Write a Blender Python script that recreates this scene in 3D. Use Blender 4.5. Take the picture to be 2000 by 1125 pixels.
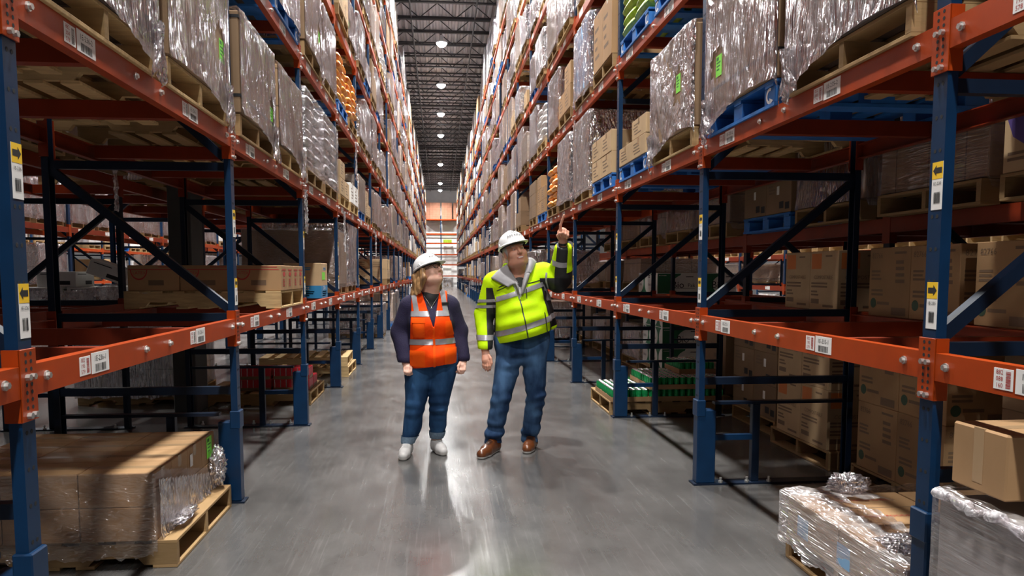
import bpy, math, random
import numpy as np
from math import pi, sin, cos, radians
from mathutils import Vector, Matrix
from mathutils.bvhtree import BVHTree

S = bpy.context.scene
for o in list(bpy.data.objects):
    bpy.data.objects.remove(o)
COL = S.collection
random.seed(7)

# ------------------------------------------------------------------ camera
cam_d = bpy.data.cameras.new('camera')
cam = bpy.data.objects.new('camera', cam_d)
COL.objects.link(cam)
cam_d.sensor_width = 36.0
cam_d.lens = 27.0
cam_d.shift_y = 0.0478
cam_d.clip_start = 0.05
cam_d.clip_end = 300
cam.location = (0, 0, 1.478)
cam.rotation_euler = (pi / 2 - 0.083, 0, -0.094)
S.camera = cam

# ------------------------------------------------------------------ world, exposure
w = bpy.data.worlds.new('world')
w.use_nodes = True
w.node_tree.nodes['Background'].inputs[0].default_value = (0.75, 0.8, 1.0, 1)
w.node_tree.nodes['Background'].inputs[1].default_value = 0.006
S.world = w
vs = S.view_settings
vs.view_transform = 'Standard'
vs.look = 'None'
vs.exposure = 0.0
vs.gamma = 1.0
vs.use_curve_mapping = False

# lamp positions: (x, y) of every high-bay lamp; each lamp's own light is made in its builder
LAMP_Z = 10.0
LAMPS = [(0.15, 29.5 + 6.4 * k) for k in (-6, -5, -4, -3, -2, -1, 0, 1, 2, 3, 5, 7, 8)]
SIDE_LAMPS = [(-5.4, 80.7), (5.75, 80.7)] + [(x, y) for x in (-5.4, 5.75) for y in (16.7, 23.1, 29.5, 35.9, 48.7, 61.5)] + [(x, y) for x in (-11.2, 11.3) for y in (11.9, 19.9, 31.1, 42.3)]  # first pair: unseen end-aisle lamps, added to brighten the far wall
LAMP_W = 680.0

# ------------------------------------------------------------------ helpers
def link(o, parent=None):
    COL.objects.link(o)
    if parent is not None:
        o.parent = parent
    return o

def tag(o, label=None, cat=None, group=None, kind=None):
    if label: o['label'] = label
    if cat: o['category'] = cat
    if group: o['group'] = group
    if kind: o['kind'] = kind
    return o

def empty(name, loc=(0, 0, 0), rz=0.0):
    o = bpy.data.objects.new(name, None)
    o.empty_display_size = 0.1
    o.location = loc
    o.rotation_euler = (0, 0, rz)
    return link(o)

def inst(me, name, loc=(0, 0, 0), rz=0.0, parent=None, rot=None):
    o = bpy.data.objects.new(name, me)
    o.location = loc
    o.rotation_euler = rot if rot else (0, 0, rz)
    return link(o, parent)

class MB:
    """collects shapes, then becomes ONE mesh"""
    def __init__(s):
        s.v = []; s.f = []; s.m = []; s.sm = []
    def add(s, vs, fs, mi=0, smooth=False):
        b = len(s.v)
        s.v.extend([tuple(p) for p in vs])
        for f in fs:
            s.f.append(tuple(b + i for i in f)); s.m.append(mi); s.sm.append(smooth)
        return s
    def box(s, x0, x1, y0, y1, z0, z1, mi=0, b=0.0):
        if b <= 0:
            v = [(x, y, z) for z in (z0, z1) for y in (y0, y1) for x in (x0, x1)]
            f = [(0, 2, 3, 1), (4, 5, 7, 6), (0, 1, 5, 4), (2, 6, 7, 3), (0, 4, 6, 2), (1, 3, 7, 5)]
            return s.add(v, f, mi)
        v = []; idx = {}
        for iz, z in enumerate((z0, z1)):
            for iy, y in enumerate((y0, y1)):
                for ix, x in enumerate((x0, x1)):
                    dx = b if ix == 0 else -b; dy = b if iy == 0 else -b; dz = b if iz == 0 else -b
                    idx[ix, iy, iz, 'x'] = len(v); v.append((x, y + dy, z + dz))
                    idx[ix, iy, iz, 'y'] = len(v); v.append((x + dx, y, z + dz))
                    idx[ix, iy, iz, 'z'] = len(v); v.append((x + dx, y + dy, z))
        f = []
        for a in (0, 1):
            q = [idx[a, 0, 0, 'x'], idx[a, 1, 0, 'x'], idx[a, 1, 1, 'x'], idx[a, 0, 1, 'x']]; f.append(q if a else q[::-1])
            q = [idx[0, a, 0, 'y'], idx[0, a, 1, 'y'], idx[1, a, 1, 'y'], idx[1, a, 0, 'y']]; f.append(q if a else q[::-1])
            q = [idx[0, 0, a, 'z'], idx[1, 0, a, 'z'], idx[1, 1, a, 'z'], idx[0, 1, a, 'z']]; f.append(q if a else q[::-1])
        for i in (0, 1):
            for j in (0, 1):
                f.append([idx[i, j, 0, 'x'], idx[i, j, 1, 'x'], idx[i, j, 1, 'y'], idx[i, j, 0, 'y']])
                f.append([idx[i, 0, j, 'x'], idx[i, 1, j, 'x'], idx[i, 1, j, 'z'], idx[i, 0, j, 'z']])
                f.append([idx[0, i, j, 'y'], idx[1, i, j, 'y'], idx[1, i, j, 'z'], idx[0, i, j, 'z']])
                for k in (0, 1):
                    f.append([idx[i, j, k, 'x'], idx[i, j, k, 'y'], idx[i, j, k, 'z']])
        return s.add(v, f, mi)
    def prism(s, prof, p0, ax, au, av, L, mi=0, caps=True):
        """extrude the 2D profile (u,v) along ax from p0 by L"""
        p0 = Vector(p0); ax = Vector(ax); au = Vector(au); av = Vector(av)
        n = len(prof)
        a = [p0 + au * u + av * v for u, v in prof]
        bb = [p + ax * L for p in a]
        f = [(i, (i + 1) % n, n + (i + 1) % n, n + i) for i in range(n)]
        if caps:
            f += [tuple(range(n))[::-1], tuple(range(n, 2 * n))]
        return s.add(a + bb, f, mi)
    def bar(s, a, b, w, h, mi=0, up=(0, 0, 1)):
        a = Vector(a); b = Vector(b); ax = (b - a); L = ax.length; ax.normalize()
        up = Vector(up)
        if abs(ax.dot(up)) > 0.98: up = Vector((0, 1, 0))
        u = ax.cross(up).normalized(); v = u.cross(ax)
        return s.prism([(-w / 2, -h / 2), (w / 2, -h / 2), (w / 2, h / 2), (-w / 2, h / 2)], a, ax, u, v, L, mi)
    def cyl(s, a, b, r0, r1=None, n=10, mi=0, caps=True, smooth=True):
        a = Vector(a); b = Vector(b); r1 = r0 if r1 is None else r1
        ax = (b - a).normalized()
        up = Vector((0, 0, 1)) if abs(ax.z) < 0.9 else Vector((1, 0, 0))
        u = ax.cross(up).normalized(); v = ax.cross(u)
        A = [a + (u * cos(2 * pi * i / n) + v * sin(2 * pi * i / n)) * r0 for i in range(n)]
        B = [b + (u * cos(2 * pi * i / n) + v * sin(2 * pi * i / n)) * r1 for i in range(n)]
        s.add(A + B, [(i, n + i, n + (i + 1) % n, (i + 1) % n) for i in range(n)], mi, smooth)
        if caps:
            s.add(A, [tuple(range(n))], mi); s.add(B, [tuple(range(n))[::-1]], mi)
        return s
    def lathe(s, prof, c, n=16, mi=0, mis=None):
        c = Vector(c); v = []; f = []
        for r, z in prof:
            v += [c + Vector((r * cos(2 * pi * i / n), r * sin(2 * pi * i / n), z)) for i in range(n)]
        b = len(s.v); s.v.extend([tuple(p) for p in v])
        for k in range(len(prof) - 1):
            for i in range(n):
                s.f.append((b + k * n + i, b + k * n + (i + 1) % n, b + (k + 1) * n + (i + 1) % n, b + (k + 1) * n + i))
                s.m.append(mis[k] if mis else mi); s.sm.append(True)
        return s
    def quad(s, p, mi=0):
        return s.add(p, [(0, 1, 2, 3)], mi)
    def tube(s, pts, r, n=6, mi=0):
        pts = [Vector(p) for p in pts]; v = []; m = len(pts)
        rr = r if isinstance(r, (list, tuple)) else [r] * m
        for i, p in enumerate(pts):
            d = (pts[min(i + 1, m - 1)] - pts[max(i - 1, 0)]).normalized()
            up = Vector((0, 0, 1)) if abs(d.z) < 0.9 else Vector((1, 0, 0))
            u = d.cross(up).normalized(); w2 = d.cross(u)
            v += [p + (u * cos(2 * pi * k / n) + w2 * sin(2 * pi * k / n)) * rr[i] for k in range(n)]
        f = [(i * n + k, i * n + (k + 1) % n, (i + 1) * n + (k + 1) % n, (i + 1) * n + k) for i in range(m - 1) for k in range(n)]
        f += [tuple(range(n)), tuple((m - 1) * n + k for k in range(n))]
        return s.add(v, f, mi, True)
    def text(s, txt, size, origin, ux, uy, mi=0, align='CENTER', proj=None, bold=False):
        """flat lettering: origin, direction of reading ux, up direction uy"""
        vs_, fs_ = text_mesh(txt, align)
        o = Vector(origin); ux = Vector(ux); uy = Vector(uy)
        pts = [o + ux * (x * size) + uy * (y * size) for x, y in vs_]
        if proj: pts = [proj(p) for p in pts]
        return s.add(pts, fs_, mi)
    def mesh(s, name, mats):
        me = bpy.data.meshes.new(name)
        me.from_pydata(s.v, [], s.f)
        for m in (mats if isinstance(mats, (list, tuple)) else [mats]):
            me.materials.append(m)
        me.polygons.foreach_set('material_index', s.m)
        me.polygons.foreach_set('use_smooth', s.sm)
        me.update()
        return me
    def build(s, name, mats, parent=None, loc=(0, 0, 0), rz=0.0):
        return inst(s.mesh(name, mats), name, loc, rz, parent)

_tx = {}
def text_mesh(txt, align='CENTER'):
    k = (txt, align)
    if k not in _tx:
        c = bpy.data.curves.new('lettering', 'FONT')
        c.body = txt; c.size = 1.0; c.align_x = align; c.align_y = 'CENTER'; c.resolution_u = 2
        o = bpy.data.objects.new('lettering', c)
        COL.objects.link(o)
        dg = bpy.context.evaluated_depsgraph_get()
        me = bpy.data.meshes.new_from_object(o.evaluated_get(dg))
        _tx[k] = ([(v.co.x, v.co.y) for v in me.vertices], [tuple(p.vertices) for p in me.polygons])
        bpy.data.objects.remove(o); bpy.data.curves.remove(c); bpy.data.meshes.remove(me)
    return _tx[k]

# ------------------------------------------------------------------ materials
def new_mat(name):
    m = bpy.data.materials.new(name); m.use_nodes = True
    nt = m.node_tree
    return m, nt, nt.nodes['Principled BSDF']

def N(nt, t, **kw):
    n = nt.nodes.new(t)
    for k, v in kw.items():
        if k.startswith('i_'):
            n.inputs[k[2:].replace('_', ' ')].default_value = v
        else:
            setattr(n, k, v)
    return n

def c4(c): return (c[0], c[1], c[2], 1.0)

def paint(name, col, rough=0.5, metal=0.0, var=0.0, scale=6.0, stretch=(1, 1, 1), bump=0.0, spec=0.5, rnd=0.0, col2=None, bscale=None):
    m, nt, p = new_mat(name)
    p.inputs['Base Color'].default_value = c4(col)
    p.inputs['Roughness'].default_value = rough
    p.inputs['Metallic'].default_value = metal
    p.inputs['Specular IOR Level'].default_value = spec
    L = nt.links.new
    if var or bump or col2:
        tc = N(nt, 'ShaderNodeTexCoord'); mp = N(nt, 'ShaderNodeMapping'); mp.inputs['Scale'].default_value = stretch
        L(tc.outputs['Object'], mp.inputs['Vector'])
        nz = N(nt, 'ShaderNodeTexNoise'); nz.inputs['Scale'].default_value = scale; nz.inputs['Detail'].default_value = 5
        L(mp.outputs['Vector'], nz.inputs['Vector'])
        src = None
        if col2 is not None:
            mx = N(nt, 'ShaderNodeMix', data_type='RGBA')
            mx.inputs['A'].default_value = c4(col); mx.inputs['B'].default_value = c4(col2)
            cr = N(nt, 'ShaderNodeMapRange'); cr.inputs['From Min'].default_value = 0.38; cr.inputs['From Max'].default_value = 0.62
            L(nz.outputs['Fac'], cr.inputs['Value']); L(cr.outputs['Result'], mx.inputs['Factor'])
            src = mx.outputs['Result']
        if var:
            hs = N(nt, 'ShaderNodeHueSaturation'); hs.inputs['Color'].default_value = c4(col)
            if src: L(src, hs.inputs['Color'])
            mr = N(nt, 'ShaderNodeMapRange'); mr.inputs['From Min'].default_value = 0.3; mr.inputs['From Max'].default_value = 0.7
            mr.inputs['To Min'].default_value = 1 - var; mr.inputs['To Max'].default_value = 1 + var
            L(nz.outputs['Fac'], mr.inputs['Value'])
            if rnd:
                oi = N(nt, 'ShaderNodeObjectInfo'); m2 = N(nt, 'ShaderNodeMapRange')
                m2.inputs['To Min'].default_value = 1 - rnd; m2.inputs['To Max'].default_value = 1 + rnd
                L(oi.outputs['Random'], m2.inputs['Value'])
                mm = N(nt, 'ShaderNodeMath', operation='MULTIPLY')
                L(mr.outputs['Result'], mm.inputs[0]); L(m2.outputs['Result'], mm.inputs[1])
                L(mm.outputs[0], hs.inputs['Value'])
            else:
                L(mr.outputs['Result'], hs.inputs['Value'])
            src = hs.outputs['Color']
        if src: L(src, p.inputs['Base Color'])
        if bump:
            bsrc = nz
            if bscale:
                bsrc = N(nt, 'ShaderNodeTexNoise'); bsrc.inputs['Scale'].default_value = bscale; bsrc.inputs['Detail'].default_value = 3
                L(mp.outputs['Vector'], bsrc.inputs['Vector'])
            bp = N(nt, 'ShaderNodeBump'); bp.inputs['Strength'].default_value = bump; bp.inputs['Distance'].default_value = 0.01
            L(bsrc.outputs['Fac'], bp.inputs['Height']); L(bp.outputs['Normal'], p.inputs['Normal'])
    return m

def film_mat(name, tint, white=0.1, gloss=0.45, scale=9.0, stretch=(1, 1, 1), rough=0.16, bump=0.7, rot=0.25, dist=0.05):
    """clear stretch film: see-through, a little milky, glossy along its creases"""
    m, nt, p = new_mat(name)
    nt.nodes.remove(p)
    L = nt.links.new
    out = nt.nodes['Material Output']
    tc = N(nt, 'ShaderNodeTexCoord')
    def ridges(sc, st, r, det, dis):
        mp = N(nt, 'ShaderNodeMapping'); mp.inputs['Scale'].default_value = st; mp.inputs['Rotation'].default_value = (r, 0, 0)
        L(tc.outputs['Object'], mp.inputs['Vector'])
        nz = N(nt, 'ShaderNodeTexNoise'); nz.inputs['Scale'].default_value = sc; nz.inputs['Detail'].default_value = det; nz.inputs['Distortion'].default_value = dis
        L(mp.outputs['Vector'], nz.inputs['Vector'])
        a = N(nt, 'ShaderNodeMath', operation='SUBTRACT'); a.inputs[1].default_value = 0.5; L(nz.outputs['Fac'], a.inputs[0])
        b = N(nt, 'ShaderNodeMath', operation='ABSOLUTE'); L(a.outputs[0], b.inputs[0])
        return nz, b
    n1, r1 = ridges(scale, stretch, rot, 2, 0.5)
    n2, r2 = ridges(scale * 2.3, (stretch[0], stretch[1], stretch[2] * 1.3), rot - 0.5, 1, 0.3)
    n3, r3 = ridges(2.2, (1, 1, 1), 0, 3, 0.8)
    a1 = N(nt, 'ShaderNodeMath', operation='MULTIPLY_ADD'); a1.inputs[1].default_value = 0.45; L(r2.outputs[0], a1.inputs[0]); L(r1.outputs[0], a1.inputs[2])
    a2 = N(nt, 'ShaderNodeMath', operation='MULTIPLY_ADD'); a2.inputs[1].default_value = 0.9; L(r3.outputs[0], a2.inputs[0]); L(a1.outputs[0], a2.inputs[2])
    bp = N(nt, 'ShaderNodeBump'); bp.inputs['Strength'].default_value = bump; bp.inputs['Distance'].default_value = dist
    L(a2.outputs[0], bp.inputs['Height'])
    tr = N(nt, 'ShaderNodeBsdfTransparent'); tr.inputs['Color'].default_value = (0.93, 0.91, 0.93, 1)
    df = N(nt, 'ShaderNodeBsdfDiffuse'); df.inputs['Color'].default_value = c4(tint); L(bp.outputs['Normal'], df.inputs['Normal'])
    gl = N(nt, 'ShaderNodeBsdfGlossy'); gl.inputs['Color'].default_value = (1, 0.98, 1, 1); gl.inputs['Roughness'].default_value = rough
    L(bp.outputs['Normal'], gl.inputs['Normal'])
    m1 = N(nt, 'ShaderNodeMixShader')
    mr = N(nt, 'ShaderNodeMapRange'); mr.inputs['From Min'].default_value = 0.0; mr.inputs['From Max'].default_value = 0.16
    mr.inputs['To Min'].default_value = white * 2.4; mr.inputs['To Max'].default_value = white * 0.5
    L(r1.outputs[0], mr.inputs['Value']); L(mr.outputs['Result'], m1.inputs[0])
    L(tr.outputs[0], m1.inputs[1]); L(df.outputs[0], m1.inputs[2])
    m2 = N(nt, 'ShaderNodeMixShader')
    m3 = N(nt, 'ShaderNodeMapRange'); m3.inputs['From Min'].default_value = 0.35; m3.inputs['From Max'].default_value = 0.65
    m3.inputs['To Min'].default_value = gloss * 0.5; m3.inputs['To Max'].default_value = min(0.9, gloss * 1.4)
    L(n3.outputs['Fac'], m3.inputs['Value']); L(m3.outputs['Result'], m2.inputs[0])
    L(m1.outputs[0], m2.inputs[1]); L(gl.outputs[0], m2.inputs[2])
    L(m2.outputs[0], out.inputs['Surface'])
    return m

def emit(name, col, s):
    m, nt, p = new_mat(name)
    p.inputs['Base Color'].default_value = (0.8, 0.8, 0.8, 1)
    p.inputs['Emission Color'].default_value = c4(col); p.inputs['Emission Strength'].default_value = s
    return m

def concrete():
    m, nt, p = new_mat('polished_concrete'); L = nt.links.new
    tc = N(nt, 'ShaderNodeTexCoord')
    def noise(sc, st=(1, 1, 1), det=6, rot=0.0):
        mp = N(nt, 'ShaderNodeMapping'); mp.inputs['Scale'].default_value = st; mp.inputs['Rotation'].default_value = (0, 0, rot)
        L(tc.outputs['Object'], mp.inputs['Vector'])
        n = N(nt, 'ShaderNodeTexNoise'); n.inputs['Scale'].default_value = sc; n.inputs['Detail'].default_value = det; n.inputs['Roughness'].default_value = 0.62
        L(mp.outputs['Vector'], n.inputs['Vector']); return n
    big = noise(0.55, (1, 0.6, 1)); mid = noise(2.4, (1.0, 0.5, 1), rot=0.12); fine = noise(16, (3.0, 0.10, 1), 3); fine2 = noise(16, (0.25, 3, 1), 3, 0.5)
    def mr(n, a, b, c, d):
        x = N(nt, 'ShaderNodeMapRange'); x.inputs['From Min'].default_value = a; x.inputs['From Max'].default_value = b
        x.inputs['To Min'].default_value = c; x.inputs['To Max'].default_value = d; L(n.outputs['Fac'], x.inputs['Value']); return x
    def mul(a, b):
        x = N(nt, 'ShaderNodeMath', operation='MULTIPLY'); L(a, x.inputs[0]); L(b, x.inputs[1]); return x.outputs[0]
    v = mul(mul(mr(big, 0.32, 0.68, 0.72, 1.22).outputs[0], mr(mid, 0.34, 0.66, 0.80, 1.16).outputs[0]), mr(fine, 0.56, 0.74, 1.0, 1.28).outputs[0])
    v = mul(v, mr(fine2, 0.66, 0.85, 1.0, 1.08).outputs[0])
    hs = N(nt, 'ShaderNodeHueSaturation'); hs.inputs['Color'].default_value = (0.105, 0.101, 0.098, 1); L(v, hs.inputs['Value'])
    L(hs.outputs['Color'], p.inputs['Base Color'])
    r = mul(mr(mid, 0.3, 0.7, 0.16, 0.27).outputs[0], mr(fine, 0.4, 0.8, 0.9, 1.15).outputs[0])
    L(r, p.inputs['Roughness'])
    p.inputs['Specular IOR Level'].default_value = 0.95
    bp = N(nt, 'ShaderNodeBump'); bp.inputs['Strength'].default_value = 0.12; bp.inputs['Distance'].default_value = 0.004
    L(fine.outputs['Fac'], bp.inputs['Height']); L(bp.outputs['Normal'], p.inputs['Normal'])
    return m

def carton_mat(name, col, seams=None, rnd=0.12):
    """corrugated card; with seams=(dx,dy,dz) a regular stack of boxes drawn as thin dark joints"""
    m, nt, p = new_mat(name); L = nt.links.new
    tc = N(nt, 'ShaderNodeTexCoord')
    nz = N(nt, 'ShaderNodeTexNoise'); nz.inputs['Scale'].default_value = 3.0; nz.inputs['Detail'].default_value = 5
    L(tc.outputs['Object'], nz.inputs['Vector'])
    mr = N(nt, 'ShaderNodeMapRange'); mr.inputs['From Min'].default_value = 0.3; mr.inputs['From Max'].default_value = 0.7
    mr.inputs['To Min'].default_value = 0.88; mr.inputs['To Max'].default_value = 1.1
    L(nz.outputs['Fac'], mr.inputs['Value'])
    oi = N(nt, 'ShaderNodeObjectInfo'); m2 = N(nt, 'ShaderNodeMapRange'); m2.inputs['To Min'].default_value = 1 - rnd; m2.inputs['To Max'].default_value = 1 + rnd
    L(oi.outputs['Random'], m2.inputs['Value'])
    mm = N(nt, 'ShaderNodeMath', operation='MULTIPLY'); L(mr.outputs[0], mm.inputs[0]); L(m2.outputs[0], mm.inputs[1])
    val = mm.outputs[0]
    if seams:
        sp = N(nt, 'ShaderNodeSeparateXYZ'); L(tc.outputs['Object'], sp.inputs[0])
        for ax, d in zip('XYZ', seams):
            a = N(nt, 'ShaderNodeMath', operation='DIVIDE'); a.inputs[1].default_value = d; L(sp.outputs[ax], a.inputs[0])
            b = N(nt, 'ShaderNodeMath', operation='FRACT'); L(a.outputs[0], b.inputs[0])
            c = N(nt, 'ShaderNodeMath', operation='GREATER_THAN'); c.inputs[1].default_value = 0.012 / d; L(b.outputs[0], c.inputs[0])
            e = N(nt, 'ShaderNodeMapRange'); e.inputs['To Min'].default_value = 0.45; e.inputs['To Max'].default_value = 1.0; L(c.outputs[0], e.inputs['Value'])
            g = N(nt, 'ShaderNodeMath', operation='MULTIPLY'); L(val, g.inputs[0]); L(e.outputs[0], g.inputs[1]); val = g.outputs[0]
    hs = N(nt, 'ShaderNodeHueSaturation'); hs.inputs['Color'].default_value = c4(col); L(val, hs.inputs['Value'])
    L(hs.outputs['Color'], p.inputs['Base Color'])
    p.inputs['Roughness'].default_value = 0.72; p.inputs['Specular IOR Level'].default_value = 0.25
    return m

def denim(name, col, fade):
    m = paint(name, col, 0.85, var=0.22, scale=6, stretch=(1, 1, 0.5), bump=0.25, bscale=420, spec=0.15, col2=fade)
    return m

M = {}
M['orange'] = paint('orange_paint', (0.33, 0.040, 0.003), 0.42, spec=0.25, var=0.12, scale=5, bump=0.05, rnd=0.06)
M['orange_shade'] = paint('shaded_orange_paint', (0.20, 0.021, 0.003), 0.5, spec=0.3, var=0.14, scale=5, rnd=0.1)  # darker copy of the beam orange, shade put into its colour
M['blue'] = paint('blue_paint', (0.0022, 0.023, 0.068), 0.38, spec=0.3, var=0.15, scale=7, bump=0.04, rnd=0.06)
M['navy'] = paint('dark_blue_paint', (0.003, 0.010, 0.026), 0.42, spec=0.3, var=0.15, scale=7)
M['hole'] = paint('punched_hole', (0.004, 0.004, 0.006), 0.9)
M['steel'] = paint('zinc_bolt', (0.62, 0.62, 0.60), 0.32, metal=0.85)
M['white'] = paint('white_label', (0.80, 0.79, 0.77), 0.55)
M['ink'] = paint('black_ink', (0.012, 0.012, 0.013), 0.6)
M['redink'] = paint('red_ink', (0.42, 0.035, 0.03), 0.6)
M['yellow'] = paint('yellow_label', (0.88, 0.55, 0.02), 0.5)
M['green_label'] = paint('fluorescent_green_label', (0.22, 0.72, 0.06), 0.6)
M['wood'] = paint('pallet_wood', (0.33, 0.21, 0.095), 0.8, var=0.25, scale=7, stretch=(1, 1, 6), bump=0.2, rnd=0.22, spec=0.2, col2=(0.26, 0.165, 0.08))
M['wood2'] = paint('pale_pallet_wood', (0.48, 0.33, 0.16), 0.8, var=0.18, scale=7, stretch=(1, 6, 6), bump=0.15, rnd=0.15, spec=0.2)
M['bluewood'] = paint('blue_pallet_paint', (0.012, 0.13, 0.42), 0.6, var=0.2, scale=9, rnd=0.1)
M['film'] = film_mat('stretch_film', (0.82, 0.79, 0.82), 0.08, 0.62, 20.0, (1, 1.0, 0.09), 0.13, 1.0, 0.22, 0.07)
M['film2'] = film_mat('slack_film', (0.86, 0.84, 0.87), 0.13, 0.60, 14.0, (1, 1.0, 0.35), 0.13, 1.0, 0.6, 0.08)
M['film_side'] = film_mat('loose_layered_film', (0.80, 0.76, 0.74), 0.16, 0.34, 12.0, (1.0, 0.22, 2.2), 0.16, 0.9, 0.0, 0.05)
M['film_glare'] = film_mat('glare_film', (0.88, 0.87, 0.90), 0.30, 0.45, 14.0, (1, 1.0, 0.35), 0.15, 1.0, 0.6, 0.06)  # extra white painted in for lamp reflections the loose film lacks
M['filmclear'] = film_mat('clear_tight_film', (0.72, 0.66, 0.60), 0.05, 0.20, 9.0, (1.0, 0.25, 2.5), 0.18, 0.8, 0.0, 0.03)
M['carton'] = carton_mat('brown_card', (0.36, 0.215, 0.105))
M['carton_dark'] = carton_mat('dull_brown_card', (0.22, 0.14, 0.08))
M['carton_pale'] = carton_mat('pale_brown_card', (0.45, 0.31, 0.175))
M['carton_seam'] = carton_mat('stacked_brown_card', (0.32, 0.205, 0.115), (0.405, 0.34, 0.29))
M['carton_seam2'] = carton_mat('stacked_pale_card', (0.5, 0.40, 0.30), (0.61, 0.255, 0.22))
M['carton_grey'] = carton_mat('grey_brown_card', (0.20, 0.145, 0.115), (0.61, 0.52, 0.42))
M['whitecard'] = carton_mat('white_card', (0.76, 0.75, 0.72), None, 0.05)
M['whiteseam'] = carton_mat('stacked_white_card', (0.66, 0.65, 0.63), (0.405, 0.34, 0.25), 0.08)
M['greenprint'] = paint('dull_green_print', (0.045, 0.085, 0.05), 0.7)
M['bioGreen'] = paint('green_card_print', (0.015, 0.13, 0.055), 0.6)
M['tape'] = paint('packing_tape', (0.37, 0.245, 0.135), 0.25, spec=0.6)
M['print'] = paint('faded_brown_print', (0.17, 0.105, 0.06), 0.75)
M['bluePrint'] = paint('blue_card_print', (0.02, 0.20, 0.42), 0.6)
M['purplePrint'] = paint('purple_card_print', (0.09, 0.055, 0.22), 0.6)
M['orangePrint'] = paint('orange_card_print', (0.52, 0.15, 0.03), 0.7)
M['lightblue'] = paint('light_blue_label', (0.22, 0.42, 0.66), 0.6)
M['silverbag'] = paint('silver_plastic_bag', (0.42, 0.41, 0.43), 0.24, metal=0.55, var=0.3, scale=5, bump=0.6, bscale=11, spec=0.8)
M['whitebag'] = paint('white_plastic_bag', (0.75, 0.74, 0.74), 0.28, var=0.1, scale=5, bump=0.5, bscale=12, spec=0.6)
M['orangebag'] = paint('orange_bag', (0.80, 0.20, 0.01), 0.35, var=0.3, scale=7, bump=0.3, bscale=12, col2=(0.80, 0.42, 0.05))
M['greenbag'] = paint('green_bag', (0.30, 0.42, 0.03), 0.4, var=0.3, scale=14, bump=0.3)
M['can_green'] = paint('green_can', (0.012, 0.30, 0.085), 0.22, metal=0.35, var=0.2, scale=40)
M['alu'] = paint('aluminium_can_top', (0.72, 0.72, 0.70), 0.25, metal=0.9)
M['redcan'] = paint('red_can', (0.45, 0.02, 0.03), 0.3, metal=0.2)
M['floor'] = concrete()
M['deck'] = paint('roof_deck', (0.42, 0.41, 0.43), 0.6, var=0.25, scale=1.2, stretch=(6, 0.3, 1))
M['joist'] = paint('dark_joist_steel', (0.035, 0.034, 0.038), 0.6)
M['wallw'] = paint('white_wall_panel', (0.85, 0.84, 0.83), 0.6, var=0.06, scale=1.5)
M['walld'] = paint('grey_wall_panel', (0.16, 0.16, 0.165), 0.6, var=0.06, scale=1.5)
M['column'] = paint('dark_grey_column', (0.045, 0.047, 0.046), 0.7, var=0.1, scale=5)
M['lampbody'] = paint('lamp_housing', (0.7, 0.7, 0.7), 0.4)
M['lamplens'] = emit('lamp_lens', (0.93, 0.96, 1.0), 60.0)
M['strap'] = paint('black_strap', (0.01, 0.01, 0.012), 0.4)

ORD = 'zeroth first second third fourth fifth sixth seventh eighth ninth tenth eleventh twelfth thirteenth fourteenth fifteenth sixteenth seventeenth eighteenth nineteenth twentieth'.split()
ORD += ['twenty-' + o for o in ORD[1:10]] + ['thirtieth'] + ['thirty-' + o for o in ORD[1:10]] + ['fortieth'] + ['forty-' + o for o in ORD[1:10]]
# ------------------------------------------------------------------ the building
def structure(o): return tag(o, kind='structure')
structure(MB().box(-19, 19, -14, 85, -0.25, 0.0).build('floor', M['floor']))
def corrugated():
    b = MB(); pts = []
    x = -19.0
    while x < 19:
        pts += [(x, 10.95), (x + 0.09, 10.95), (x + 0.12, 11.02), (x + 0.21, 11.02)]; x += 0.24
    n = len(pts)
    b.add([(x, -14, z) for x, z in pts] + [(x, 85, z) for x, z in pts], [(i, i + 1, n + i + 1, n + i) for i in range(n - 1)])
    return b.build('ceiling', M['deck'])
structure(corrugated())
structure(MB().box(-19, 19, 84.6, 85, 0, 11.0).build('wall_far', M['wallw']))
structure(MB().box(-19, 19, -14.4, -14, 0, 11.0).build('wall_back', M['walld']))
structure(MB().box(-19.4, -19, -14, 85, 0, 11.0).build('wall_left', M['walld']))
structure(MB().box(19, 19.4, -14, 85, 0, 11.0).build('wall_right', M['walld']))
def joist_mesh():
    b = MB()
    z0, z1 = 10.36, 10.90
    b.box(-18.9, 18.9, -0.06, 0.06, z1, z1 + 0.05); b.box(-18.9, 18.9, -0.06, 0.06, z0, z0 + 0.05)
    k = 0; x = -18.9
    while x < 18.5:
        a = (x, 0, z0 + 0.03 if k % 2 else z1); c = (x + 0.63, 0, z1 if k % 2 else z0 + 0.03)
        b.bar(a, c, 0.03, 0.03); x += 0.63; k += 1
    return b.mesh('ceiling_joist', M['joist'])
jm = joist_mesh()
y = 29.5 - 1.6 * 26
while y < 84:
    structure(inst(jm, 'ceiling_joist', (0, y, 0))); y += 1.6
for i, (x, z) in enumerate(((-0.9, 10.28), (1.3, 10.28))):
    structure(MB().cyl((x, -13.5, z), (x, 84.4, z), 0.03, n=8).build('trim_%d' % (i + 1), M['joist']))
for i, yy in enumerate((13.2, 27.6, 41.5, 55, 68)):
    structure(MB().cyl((-18.8, yy, 10.26), (18.8, yy, 10.26), 0.055, n=8).build('trim_%d' % (i + 3), M['joist']))
# square building columns between the back-to-back racks
cm = MB().box(-0.115, 0.115, -0.2, 0.2, 0, 10.34, 0, 0.006).mesh('building_column', M['column'])
for x, y in ((-2.675, 8.5), (-2.675, 23.4), (-2.675, 38.5)):
    structure(inst(cm, 'column', (x, y, 0)))

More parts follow.
